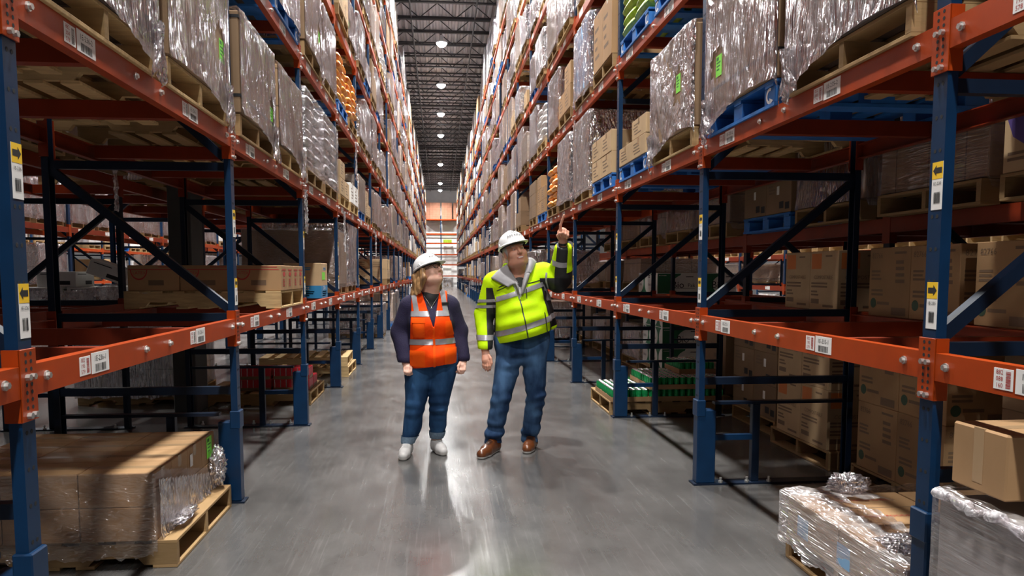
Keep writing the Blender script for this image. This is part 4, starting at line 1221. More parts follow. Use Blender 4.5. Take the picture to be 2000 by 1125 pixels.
# --- rack behind the left rack
t = row_pallet(RL2, 9.42, -1, 'pale', 'wooden pallet under the grey wrapped load beside the dark column')
nwrap[0] += 1; put_wrap(W_plain[5], t, RL2.rz, 'grey-white wrapped load on the floor beside the dark column')
for k, (y, b_) in enumerate(((3.18, 0), (4.37, 0), (5.70, 2), (6.88, 6), (8.8, 1), (10.73, 6), (11.91, 2), (13.24, 1))):
    t = row_pallet(RL2, y, 1, 'wood', 'wooden pallet, second level behind the left rack, %s from the camera' % ORD[k + 1], 0, 1)
    nwrap[0] += 1; put_wrap(W_plain[b_], t, RL2.rz, 'shadowed wrapped load, second level behind the left rack, %s from the camera' % ORD[k + 1])
# white cartons tipped over under slack film
tw = Printed((0.36, 0.40, 0.15), 'whitecard', ['ink'])
for sd in ('-y', '+x', '-x'):
    tw.lines(sd, 0.1, 0.8, 1, 0.5, 'ink', 0.1); tw.rect(sd, 0.5, 0.85, 0.15, 0.4, 'ink')
white_me = tw.mesh()
wg = 'tumbled white cartons'; zt = 1.192
put_box(white_me, (-3.79, 7.95, zt), 'white carton lying flat at the outer end of the tumbled pile', wg)
put_box(white_me, (-3.77, 8.40, zt), 'white carton behind, lower layer of the tumbled pile', wg)
put_box(white_me, (-3.39, 7.97, zt), 'white carton in the middle of the tumbled pile, lower layer', wg)
put_box(white_me, (-3.68, 8.01, zt + 0.151), 'white carton on top of the tumbled pile, standing level', wg)
put_box(white_me, (-3.27, 8.03, zt + 0.225), 'white carton on top of the tumbled pile, tipped over', wg, rot=(0, 0.36, 0.15))
put_box(white_me, (-3.37, 8.45, zt), 'white carton behind the tipped one in the tumbled pile', wg)
def sheet(name, pts, nu, nv, seed, amp, mat, wfun=None):
    """crumpled sheet spanned bilinearly between four corners"""
    a, b_, c, d = [Vector(p) for p in pts]; rng = random.Random(seed)
    wv = [(rng.uniform(3, 26), rng.uniform(3, 26), rng.uniform(0, 6.28), rng.uniform(0.3, 1)) for _ in range(10)]
    nrm = (b_ - a).cross(d - a).normalized(); V = []
    for i in range(nu + 1):
        for j in range(nv + 1):
            u, v = i / nu, j / nv
            p = a * (1 - u) * (1 - v) + b_ * u * (1 - v) + c * u * v + d * (1 - u) * v
            dz = sum(w_[3] * (1 - 2 * abs(sin(w_[0] * u + w_[1] * v + w_[2]))) for w_ in wv) / 5
            p = p + nrm * (amp * dz)
            if wfun: p = wfun(p, u, v)
            V.append(p)
    F = [(i * (nv + 1) + j, (i + 1) * (nv + 1) + j, (i + 1) * (nv + 1) + j + 1, i * (nv + 1) + j + 1) for i in range(nu) for j in range(nv)]
    return MB().add(V, F, 0, True).build(name, M[mat])
tag(sheet('film_sheet', [(-4.02, 7.68, 1.20), (-2.98, 7.68, 1.20), (-3.08, 7.725, 1.38), (-3.98, 7.725, 1.34)], 34, 14, 4, 0.010, 'film_glare', lambda p, u, v: p + Vector((0, 0, -0.10 * v * (1 - abs(2 * u - 1)) * 0.5))), 'slack clear film hanging over the front of the tumbled white cartons', 'plastic film')

# --- left rack, lower beam
t = row_pallet(RL, 6.88, 0, 'pale', 'pale wooden pallet under the red-printed cartons on the left lower beam', 0.045)
load_grid(lat_me, (0.395, 0.245, 0.205), t[0] - 1.2, 6.385, t[2], 3, 4, 1, 'red-printed brown carton on the pale pallet of the left lower beam', 'red-printed cartons on the left lower beam')
t = row_pallet(RL, 10.73, 0, 'wood', 'wooden pallet under the dark wrapped stack on the left lower beam', -0.01)
t = (t[0], t[1], t[2])
nwrap[0] += 1
put_wrap(W_darkstack, t, 0.0, 'dark wrapped stack on the left lower beam, right behind the blue-printed carton')
put_box(big_me, (-1.545, 9.15, RL.levels[0] + BH + 0.001), 'tan carton with blue lower half and green label on the left lower beam', 'blue-printed cartons')
nwrap[0] += 1
t = row_pallet(RL, 11.91, 0, 'wood', 'wooden pallet under the silver wrapped stack on the left lower beam', 0.0)
put_wrap(SW_silver, t, 0.0, 'silver film-wrapped stack on the left lower beam, past the blue-printed carton')
# red can packs and bare pallets on the floor under the left rack
t = row_pallet(RL, 9.2, -1, 'wood', 'wooden pallet under the red can packs, floor of the left rack', -0.12)
red = Printed((0.40, 0.27, 0.13), 'redcan', ['alu'])
red.rect('-y', 0.02, 0.98, 0.0, 0.28, 'print'); red.rect('+x', 0.02, 0.98, 0.0, 0.28, 'print')
for u in range(6): red.rect('-y', 0.03 + u * 0.16, 0.05 + u * 0.16, 0.3, 0.95, 'alu')
red_me = red.mesh('can_pack')
for k, (dx, dy, dz, w_) in enumerate(((-0.25, -0.2, 0, 'nearer lower'), (-0.25, 0.1, 0, 'farther lower'), (-0.68, -0.2, 0, 'inner lower'), (-0.25, -0.2, 0.131, 'nearer upper'), (-0.68, -0.2, 0.131, 'inner upper'))):
    tag(inst(red_me, 'can_pack', (t[0] + dx, t[1] + dy, t[2] + dz)), 'red can pack on the floor pallet of the left rack, ' + w_, 'can pack', 'red can packs')
add_pallet((-1.30, 11.55, 0.001), 0.0, 'pale', 'pale bare pallet on the floor poking into the aisle from the left rack')
add_pallet((-1.33, 11.55, 0.001 + PH + 0.002), 0.04, 'pale', 'second pale bare pallet lying on the one poking into the aisle')
free_b = [b for b in range(7, 16) if ('right', b, 0, -1) not in used_floor][:2]
for k, (x, y) in enumerate([(1.80 - 0.06 * i, RR.y0 + b * P + SLOT[0]) for i, b in enumerate(free_b)]):
    add_pallet((x, y, 0.001), pi if x > 0 else 0.0, 'wood', 'bare pallet standing on the floor by the distant %s rack, %s' % ('right' if x > 0 else 'left', ('nearer', 'farther')[k]), 1)

# --- near left floor pallet: two layers of cartons under clear film
t = row_pallet(RL, 4.41, -1, 'wood', 'wooden pallet on the floor under the low film-wrapped carton load, left rack', 0.0)
e = tag(empty('wrapped_load', (t[0] - 0.10, 4.40, t[2])), 'low load of brown cartons, half covered by clear film, on the left floor', 'wrapped load', 'low wrapped loads on the floor')
near_c = carton_me(0.36, 0.255, 0.172, 'carton', False, 0)
for k in range(2):
    for i in range(3):
        for j in range(4):
            if k == 0 and i == 1 and 0 < j < 3: continue
            o = inst(near_c, 'carton', (-0.182 - i * 0.365, -0.3825 + j * 0.2555, k * 0.174), parent=e)
wl = MB().box(0, 0.0008, -0.022, 0.022, -0.035, 0.035).mesh('paper_label', M['white'])
inst(wl, 'paper_label', (0.0005, 0.06, 0.27), parent=e); inst(GL, 'green_label', (0.0005, 0.40, 0.27), parent=e)
def film_cut(me, test):
    """drop the part of a film mesh where test(centre) is true"""
    import bmesh
    bm = bmesh.new(); bm.from_mesh(me)
    bmesh.ops.delete(bm, geom=[f for f in bm.faces if test(f.calc_center_median())], context='FACES')
    bm.to_mesh(me); bm.free(); return me
fm = film_mesh('stretch_film', 1.03, 1.10, 0.352, 91, M['filmclear'], 0.006, 0.10, None, 1.3, 260, 34, 0.0, 0.0, 0.006, 0, lambda x, y, r_: (-0.05 - 0.05 * r_) if y < -0.51 else 0.004)
fm = film_cut(fm, lambda c: (c.z > 0.345) or (c.x > -0.02 and c.y > -0.40 and c.z > 0.35 - 0.22 * ((c.y + 0.45) / 0.9)) or c.y > 0.46 or c.x < -1.09 or (c.x > -0.001 and c.z < 0.003))
inst(fm, 'stretch_film', parent=e)
fm2 = film_mesh('stretch_film', 1.03, 1.10, 0.352, 93, M['film2'], 0.014, 0.13, None, 0.9, 260, 34, 0.0, 0.0, 0.016, 0, lambda x, y, r_: 0.004)
fm2 = film_cut(fm2, lambda c: c.x < -0.05 or c.y > 0.505 or (c.z > 0.30 - 0.20 * ((c.y + 0.45) / 0.9)) or c.y < -0.50)
inst(fm2, 'stretch_film', parent=e)
def crumple(name, c, r, seed, mat='film2', parent=None, sq=(1, 1, 1), n=26):
    rng = random.Random(seed); c = Vector(c)
    wv = [(Vector((rng.gauss(0, 1), rng.gauss(0, 1), rng.gauss(0, 1))) * rng.uniform(3, 9), rng.uniform(0, 6.28), rng.uniform(0.3, 1)) for _ in range(14)]
    V = []; F = []
    for i in range(n + 1):
        for j in range(n):
            th, ph_ = pi * i / n, 2 * pi * j / n
            d = Vector((sin(th) * cos(ph_), sin(th) * sin(ph_), cos(th)))
            k = 1 + 0.35 * sum(w_[2] * (1 - 2 * abs(sin(w_[0].dot(d) + w_[1]))) for w_ in wv) / 4
            V.append(c + Vector((d.x * sq[0], d.y * sq[1], d.z * sq[2])) * r * max(0.25, k))
    F = [(i * n + j, i * n + (j + 1) % n, (i + 1) * n + (j + 1) % n, (i + 1) * n + j) for i in range(n) for j in range(n)]
    return MB().add(V, F, 0, True).build(name, M[mat], parent)
crumple('film_bunch', (0.045, 0.41, 0.155), 0.10, 5, 'film2', e, (0.55, 0.9, 1.3))
crumple('film_bunch', (0.045, -0.20, 0.04), 0.05, 6, 'film2', e, (0.9, 4.0, 0.42))

# --- near right floor: low wrapped load with open top
t = row_pallet(RR, 3.25, -1, 'wood', 'wooden pallet under the low open-topped wrapped load, right rack floor', 0.028)
e = tag(empty('wrapped_load', t, pi), 'low wrapped load with blue labels and open flat cartons on top, right floor', 'wrapped load', 'low wrapped loads on the floor')
flat_c = Printed((0.585, 0.50, 0.165), 'carton', ['redink'])
flat_me = flat_c
fb = MB().box(-0.2925, 0.2925, -0.25, 0.25, 0, 0.185, 0, 0.004).box(-0.293, 0.293, -0.003, 0.003, 0.1846, 0.1856, 2)
for tx, yy in (('FROZEN FOODS', 0.13), ('HANDLE WITH CARE', -0.12)):
    fb.text(tx, 0.036, (0.0, yy, 0.1862), (-1, 0, 0), (0, -1, 0), 1)
flat_me = fb.mesh('carton', [M['carton'], M['redink'], M['print']])
for i in range(2):
    for j in range(2): inst(flat_me, 'carton', (-0.305 - i * 0.60, -0.257 + j * 0.514, 0.0), parent=e)
bl = MB().box(0, 0.0008, -0.055, 0.055, -0.05, 0.05).mesh('blue_label', M['lightblue'])
for yy in (-0.28, 0.10): inst(bl, 'blue_label', (0.016, yy, 0.085), parent=e)
fm = film_mesh('stretch_film', 1.04, 1.215, 0.192, 96, M['film_side'], 0.008, 0.10, None, 1.45, 240, 24, 0.30, 0.0, 0.020)
fm = film_cut(fm, lambda c: c.z > 0.20 and c.x < -0.36 - 0.05 * sin(c.y * 14) and abs(c.y) < 0.46)
inst(fm, 'stretch_film', parent=e)
crumple('film_bunch', (-0.30, -0.44, 0.255), 0.085, 8, 'film2', e, (1.5, 1.0, 0.75))
crumple('film_bunch', (-0.10, 0.36, 0.235), 0.07, 9, 'film2', e, (1.6, 1.6, 0.5))
sp = [(-0.30, 0.10, 0.192), (-0.36, 0.16, 0.205), (-0.42, 0.26, 0.198), (-0.50, 0.36, 0.22), (-0.60, 0.44, 0.21)]
bb = MB()
for p, q in zip(sp, sp[1:]): bb.quad([(p[0], p[1], p[2]), (q[0], q[1], q[2]), (q[0] - 0.035, q[1] + 0.01, q[2] + 0.008), (p[0] - 0.035, p[1] + 0.01, p[2] + 0.008)])
bb.build('paper_strip', M['white'], e)

# --- right edge: grey wrapped load sticking out into the aisle with a carton on it
add_pallet((1.745, 1.99, 0.001), pi, 'wood', 'wooden pallet under the tall grey wrapped load at the right frame edge')
e = tag(empty('wrapped_load', (1.745, 1.985, PH + 0.002), pi), 'dull grey wrapped load with white film rim, closest to the camera on the right', 'wrapped load', 'grey wrapped load')
M['greywrap'] = paint('grey_film_layers', (0.30, 0.285, 0.275), 0.35, var=0.3, scale=5, stretch=(1, 0.4, 3), bump=0.35, spec=0.5)
inst(MB().box(-1.2, 0, -0.51, 0.51, 0.001, 0.555, 0, 0.01).mesh('carton_block', M['greywrap']), 'carton_block', parent=e)
inst(film_mesh('stretch_film', 1.03, 1.21, 0.557, 97, M['filmclear'], 0.008, 0.09, None, 1.5, 200, 26, 0.05, -0.02, 0.012), 'stretch_film', parent=e)
rim = []
for i in range(40):
    y = -0.525 + 1.05 * i / 39
    rim.append((0.004 + 0.008 * sin(i * 1.9), y, 0.560 + 0.008 * sin(i * 0.7) + 0.006 * sin(i * 2.3)))
inst(MB().tube(rim, [0.016 + 0.006 * sin(i * 1.3) for i in range(40)], 7).mesh('film_rim', M['film_glare']), 'film_rim', parent=e)
cb = Printed((0.44, 0.26, 0.215), 'carton', ['print'])
nb = MB().box(-0.22, 0.22, -0.13, 0.13, 0, 0.215, 0, 0.006).box(-0.2206, 0.2206, -0.024, 0.024, 0.03, 0.2156, 1)
put_box(nb.mesh('carton', [M['carton'], M['tape']]), (2.01, 2.37, PH + 0.606), 'plain brown taped carton standing on the dull grey wrapped load', 'plain cartons')

# --- pallet of green cans under the right rack
t = row_pallet(RR, 8.30, -1, 'wood', 'wooden pallet under the green drink cans, poking into the aisle', 0.06)
cx0 = t[0] + 0.012
tray = MB().box(-0.2012, 0.2012, -0.1355, 0.1355, 0, 0.003).box(-0.2012, 0.2012, -0.1355, -0.133, 0.003, 0.05).box(-0.2012, 0.2012, 0.133, 0.1355, 0.003, 0.05).box(-0.2012, -0.199, -0.133, 0.133, 0.003, 0.05).box(0.199, 0.2012, -0.133, 0.133, 0.003, 0.05).mesh('can_tray', M['carton'])
can = MB().lathe([(0.0, 0.002), (0.024, 0.0), (0.0325, 0.012), (0.0325, 0.098), (0.026, 0.116), (0.0265, 0.1205), (0.0245, 0.1205), (0.0235, 0.117), (0.0, 0.117)], (0, 0, 0), 12, mis=[1, 1, 0, 0, 1, 1, 1, 1]).mesh('drink_can', [M['can_green'], M['alu']])
ncan = 0
def cans(i, j, k, rows=None, cols=None):
    global ncan
    x, y, z = cx0 + 0.203 + i * 0.403, t[1] - 0.408 + j * 0.272, t[2] + k * 0.125
    tag(inst(tray, 'can_tray', (x, y, z)), 'low brown card tray full of green cans, %s layer, %s from the aisle, %s back' % (ORD[k + 1], ORD[i + 1], ORD[j + 1]), 'tray', 'card trays of cans')
    for a in range(6):
        for c in range(4):
            if (rows is not None and c not in rows) and (cols is not None and a not in cols): continue
            ncan += 1
            tag(inst(can, 'drink_can', (x - 0.1645 + a * 0.0658, y - 0.0987 + c * 0.0658, z + 0.0035)), 'green drink can, %s layer of the can pallet under the right rack' % ORD[k + 1], 'can', '%s layer of green cans' % ORD[k + 1])
for j in range(4):
    if j < 3: cans(0, j, 0)
    cans(1, j, 1) if j < 3 else None
    cans(2, j, 1, rows=None if j == 0 else (), cols=None if j == 0 else ())
for i in (1, 2):
    cans(i, 0, 0, rows=(0,), cols=())
cans(2, 1, 2); cans(2, 2, 2)
tag(MB().box(cx0 + 0.41, cx0 + 1.2, t[1] - 0.26, t[1] + 0.53, t[2], t[2] + 0.118).build('can_pack', M['can_green']), 'green cans hidden inside the can pallet', 'can', kind='stuff')
print('cans', ncan)

# --- loose film hanging from the beams
def strand(loc, L, seed, w_=0.10):
    a = Vector(loc)
    o = sheet('film_strand', [a, a + Vector((0.01, w_, 0)), a + Vector((0.015, w_ * 0.7, -L)), a + Vector((0.0, 0.01, -L * 0.96))], 10, 30, seed, 0.022, 'film_glare')
    return o
for loc, L, sd, lab in (((-1.262, 7.42, 2.262), 0.42, 3, 'long clear film rag hanging beside the third left upright'),
                        ((-1.272, 10.5, 2.30), 0.55, 4, 'clear film rag hanging from the second left beam, fourth bay'),
                        ((-2.36, 5.9, 2.262), 0.34, 5, 'thin film shreds hanging deep inside the left rack'),
                        ((1.764, 10.078, 3.47), 0.35, 6, 'clear film rag hanging from the third right beam, fourth bay'),
                        ((-1.272, 12.1, 3.48), 0.6, 8, 'clear film rag hanging from the third left beam, fifth bay'),
                        ((-1.272, 15.6, 2.3), 0.5, 9, 'clear film rag hanging from the second left beam, sixth bay')):
    tag(strand(loc, L, sd, 0.10 if 'thin' not in lab and 'third right' not in lab else 0.05), lab, 'plastic film', 'hanging film rags')

# --- racks across the neighbouring aisles: lit goods
rng = random.Random(21)
for row, bs in ((RL3, range(2, 16)), (RR3, range(1, 13))):
    for b in bs:
        for s_ in (0, 1):
            for l in (-1, 0, 1):
                if rng.random() < (0.12 if l == 1 else 0.78): continue
                y = row.y0 + b * P + SLOT[s_]
                if b > 9: far_goods(row, b, s_, l, rng, 0.42 if row is RR3 and l == 0 else 9); continue
                if row is RR3 and l == 1:
                    for q in range(2):
                        add_pallet((row.x + 0.035, y, row.levels[l] + BH + 0.001 + q * (PH + 0.002)), row.rz, 'pale', 'pale bare pallet on the far right rack, %s bay, %s, %s' % (bay_word(b), ('nearer', 'farther')[s_], ('lower', 'upper')[q]), 1)
                    continue
                key = 'blue' if row is RL3 and b < 5 and l == 1 else 'wood'
                wh = where(row, b, s_, l)
                tt = row_pallet(row, y, l, key, ('blue' if key == 'blue' else 'wooden') + ' pallet, ' + wh, 0, 1)
                nwrap[0] += 1
                put_wrap(rng.choice((W_plain[7], W_plain[5], W_plain[3])) if row is RL3 else (W_low if l == 0 else rng.choice(W_plain)), tt, row.rz, 'wrapped load lit from its own aisle, ' + wh)
for row, bs in ((RL4, range(3, 17)), (RR4, range(2, 12))):
    for b in bs:
        for s_ in (0, 1):
            for l in (-1, 0, 1):
                if rng.random() < (0.2 if l == 1 else 0.7): continue
                far_goods(row, b, s_, l, rng)
# rebuild the distant goods now that everything is collected
for o in [o for o in bpy.data.objects if o.name.startswith('palletised_goods')]: bpy.data.objects.remove(o)
tag(STUFF_GOODS.build('palletised_goods', [M[k] for k in GM]), 'wrapped and boxed pallet loads along the distant parts of the racks', 'pallet loads', kind='stuff')

# --- rack across the end of the aisle
e = tag(empty('cross_rack', (0, 83.2, 0)), 'distant orange and blue rack standing across the end of the aisle', 'rack', 'cross rack at the end wall')
ends = [1.1, 2.3, 3.4, 4.6, 5.6, 7.1]
for x in (-5.4, -2.6, 0.2, 3.0, 5.8):
    inst(MB().box(-0.05, 0.05, -0.02, 0.02, 0, 7.6).box(-0.05, 0.05, 1.0, 1.04, 0, 7.6).mesh('post', M['blue']), 'post', (x, 0, 0), parent=e)
for z in ends:
    inst(MB().box(-5.4, 5.8, -0.06, -0.02, z, z + 0.12).mesh('beam', M['orange']), 'beam', parent=e)
    inst(MB().box(-5.4, 5.8, 1.04, 1.08, z, z + 0.12).mesh('beam', M['orange']), 'beam', parent=e)
M['redcarton'] = carton_mat('reddish_card', (0.42, 0.19, 0.12), (0.4, 0.4, 0.25))
endg = MB().box(-1.05, 0.04, 0.1, 0.9, 0, 1.75).mesh('carton_load', M['redcarton'])
for k, (x, lab) in enumerate(((0.1, 'first'), (1.35, 'second'), (2.6, 'third'), (-1.0, 'fourth'))):
    tag(inst(endg, 'carton_load', (x, 83.2, 7.222)), 'reddish carton load on the top beam of the distant cross rack, %s' % lab, 'carton load', 'carton loads on the cross rack')
for k, (x, z, mt) in enumerate(((-0.5, 1.222, 'carton_seam2'), (0.85, 1.222, 'whitecard'), (0.9, 4.722, 'greenbag'), (-0.6, 0.001, 'farfilm'), (0.85, 0.001, 'farfilm'))):
    tag(inst(MB().box(-0.45, 0.45, 0.1, 0.9, 0, 0.85 if z < 4 else 0.35).mesh('pallet_load', M[mt]), 'pallet_load', (x, 83.22, z)), 'pale pallet load on the distant cross rack, %s' % ('left of the aisle line, lower beam', 'right of the aisle line, lower beam', 'fifth beam', 'floor, left of the aisle line', 'floor, right of the aisle line')[k], 'pallet load', 'pale loads on the cross rack')
# ------------------------------------------------------------------ people: smooth-blended volumes turned into one skin
class Vol:
    def __init__(s, lo, hi, res):
        s.lo = np.array(lo, float); s.res = res
        s.n = np.ceil((np.array(hi) - s.lo) / res).astype(int) + 1
        s.F = np.full(s.n, 1.0, np.float32)
    def _sub(s, lo, hi):
        i0 = np.clip(np.floor((np.array(lo) - s.lo) / s.res).astype(int), 0, s.n); i1 = np.clip(np.ceil((np.array(hi) - s.lo) / s.res).astype(int) + 1, 0, s.n)
        if (i1 <= i0).any(): return None
        sl = tuple(slice(a, b) for a, b in zip(i0, i1))
        ax = [(s.lo[k] + s.res * np.arange(i0[k], i1[k])).astype(np.float32) for k in range(3)]
        return sl, np.meshgrid(*ax, indexing='ij', sparse=True)
    def _mix(s, sl, d, k, sub):
        a = s.F[sl]
        if sub:
            a = -a
            h = np.clip(0.5 + 0.5 * (d - a) / k, 0, 1); s.F[sl] = -(d * (1 - h) + a * h - k * h * (1 - h))
        else:
            h = np.clip(0.5 + 0.5 * (d - a) / k, 0, 1); s.F[sl] = d * (1 - h) + a * h - k * h * (1 - h)
    def cone(s, a, b, ra, rb, k=0.02, sy=1.0, sub=False):
        a = np.array(a, float); b = np.array(b, float); m = max(ra, rb) + k + 2 * s.res
        q = s._sub(np.minimum(a, b) - m, np.maximum(a, b) + m)
        if q is None: return s
        sl, (X, Y, Z) = q
        ba = b - a; L = max(1e-9, ba @ ba)
        t = np.clip(((X - a[0]) * ba[0] + (Y - a[1]) * ba[1] + (Z - a[2]) * ba[2]) / L, 0, 1)
        d = np.sqrt((X - a[0] - t * ba[0]) ** 2 + ((Y - a[1] - t * ba[1]) / sy) ** 2 + (Z - a[2] - t * ba[2]) ** 2) - (ra + (rb - ra) * t)
        if sy < 1: d = d * (0.5 + 0.5 * sy)
        s._mix(sl, d.astype(np.float32), k, sub); return s
    def chain(s, pts, rs, k=0.02, sy=1.0):
        for p, q, a, b in zip(pts, pts[1:], rs, rs[1:]): s.cone(p, q, a, b, k, sy)
        return s
    def ell(s, c, r, k=0.02, R=None, sub=False):
        c = np.array(c, float); r = np.array(r, float); m = r.max() + k + 2 * s.res
        q = s._sub(c - m, c + m)
        if q is None: return s
        sl, (X, Y, Z) = q
        x, y, z = X - c[0], Y - c[1], Z - c[2]
        if R is not None:
            x, y, z = (R[0][0] * x + R[1][0] * y + R[2][0] * z, R[0][1] * x + R[1][1] * y + R[2][1] * z, R[0][2] * x + R[1][2] * y + R[2][2] * z)
        k0 = np.sqrt((x / r[0]) ** 2 + (y / r[1]) ** 2 + (z / r[2]) ** 2); k1 = np.sqrt((x / r[0] ** 2) ** 2 + (y / r[1] ** 2) ** 2 + (z / r[2] ** 2) ** 2) + 1e-6
        s._mix(sl, (k0 * (k0 - 1) / k1).astype(np.float32), k, sub); return s
    def field(s, fn, sub=True, k=0.006):
        """carve away where fn(X,Y,Z) < 0 (sub) over the whole volume"""
        sl, (X, Y, Z) = s._sub(s.lo, s.lo + s.res * (s.n - 1))
        d = np.broadcast_to(fn(X, Y, Z), s.F[sl].shape).astype(np.float32)
        s._mix(sl, d, k, sub); return s
    def wrinkle(s, c, R, amp, fns):
        """folds: displace the surface near c"""
        q = s._sub(np.array(c) - R, np.array(c) + R)
        if q is None: return s
        sl, (X, Y, Z) = q
        w_ = np.clip(1 - ((X - c[0]) ** 2 + (Y - c[1]) ** 2 + (Z - c[2]) ** 2) / R ** 2, 0, 1)
        v = 0
        for kx, ky, kz, ph in fns: v = v + np.sin(kx * X + ky * Y + kz * Z + ph)
        s.F[sl] = s.F[sl] + (amp * w_ * v / len(fns)).astype(np.float32); return s
    def nets(s, smooth=1):
        F = s.F; S_ = F < 0
        a = S_[:-1, :-1, :-1]; al = a.copy(); an = a.copy()
        for i in (0, 1):
            for j in (0, 1):
                for k in (0, 1):
                    c = S_[i:S_.shape[0] - 1 + i, j:S_.shape[1] - 1 + j, k:S_.shape[2] - 1 + k]; al &= c; an |= c
        act = np.argwhere(an & ~al)
        ids = np.full(a.shape, -1, np.int32); ids[tuple(act.T)] = np.arange(len(act))
        P_ = np.zeros((len(act), 3)); C = np.zeros(len(act))
        cor = [(i, j, k) for i in (0, 1) for j in (0, 1) for k in (0, 1)]
        val = {c: F[act[:, 0] + c[0], act[:, 1] + c[1], act[:, 2] + c[2]].astype(float) for c in cor}
        for c in cor:
            for ax in range(3):
                if c[ax]: continue
                d = list(c); d[ax] = 1; d = tuple(d)
                u, v = val[c], val[d]; m = (u < 0) != (v < 0)
                t = np.where(m, u / np.where(m, u - v, 1), 0)
                p = np.array(c, float)[None, :].repeat(len(act), 0); p[:, ax] += t
                P_[m] += p[m]; C[m] += 1
        V = s.lo + s.res * (act + P_ / C[:, None])
        quads = []
        for ax in range(3):
            o1, o2 = [(1, 2), (2, 0), (0, 1)][ax]
            sl0 = [slice(None)] * 3; sl1 = [slice(None)] * 3; sl0[ax] = slice(0, -1); sl1[ax] = slice(1, None)
            u, v = S_[tuple(sl0)], S_[tuple(sl1)]
            e = np.argwhere(u != v); e = e[(e[:, o1] > 0) & (e[:, o2] > 0) & (e[:, o1] < S_.shape[o1] - 1) & (e[:, o2] < S_.shape[o2] - 1)]
            fl = u[tuple(e.T)]
            def at(d1, d2):
                q = e.copy(); q[:, o1] += d1; q[:, o2] += d2; return ids[tuple(q.T)]
            Q = np.stack([at(-1, -1), at(0, -1), at(0, 0), at(-1, 0)], 1)
            Q[~fl] = Q[~fl][:, ::-1]
            quads.append(Q)
        Q = np.concatenate(quads); Q = Q[(Q >= 0).all(1)]
        for _ in range(smooth):
            A = np.zeros_like(V); n = np.zeros(len(V))
            for i in range(4):
                j = (i + 1) % 4
                np.add.at(A, Q[:, i], V[Q[:, j]]); np.add.at(n, Q[:, i], 1); np.add.at(A, Q[:, j], V[Q[:, i]]); np.add.at(n, Q[:, j], 1)
            V = V * 0.5 + 0.5 * A / np.maximum(n, 1)[:, None]
        return Skin(V, Q)
class Skin:
    def __init__(s, V, Q):
        s.V = V; s.Q = Q
        N_ = np.zeros_like(V)
        fn = np.cross(V[Q[:, 2]] - V[Q[:, 0]], V[Q[:, 3]] - V[Q[:, 1]])
        for i in range(4): np.add.at(N_, Q[:, i], fn)
        s.N = N_ / np.maximum(np.linalg.norm(N_, axis=1), 1e-12)[:, None]
    def mesh(s, name, mat, org):
        b = MB(); b.v = [tuple(p) for p in (s.V - np.array(org))]; b.f = [tuple(int(i) for i in q) for q in s.Q]; b.m = [0] * len(b.f); b.sm = [True] * len(b.f)
        return b.mesh(name, mat)
    def zone(s, name, mat, org, val, off=0.0025):
        """a part lying on the surface where val > 0, its edge cut clean"""
        V = s.V - np.array(org) + s.N * off
        keep = (val[s.Q] > 0).any(1)
        verts = []; mp = {}; faces = []
        def put(key, p):
            if key not in mp: mp[key] = len(verts); verts.append(tuple(p))
            return mp[key]
        for q in s.Q[keep]:
            out = []
            for i in range(4):
                a, c = int(q[i]), int(q[(i + 1) % 4]); va, vc = val[a], val[c]
                if va > 0: out.append(put(a, V[a]))
                if (va > 0) != (vc > 0):
                    t = va / (va - vc); out.append(put((min(a, c), max(a, c)), V[a] + t * (V[c] - V[a])))
            if len(out) > 2: faces.append(tuple(out))
        b = MB(); b.add(verts, faces, 0, True)
        return b.mesh(name, mat)

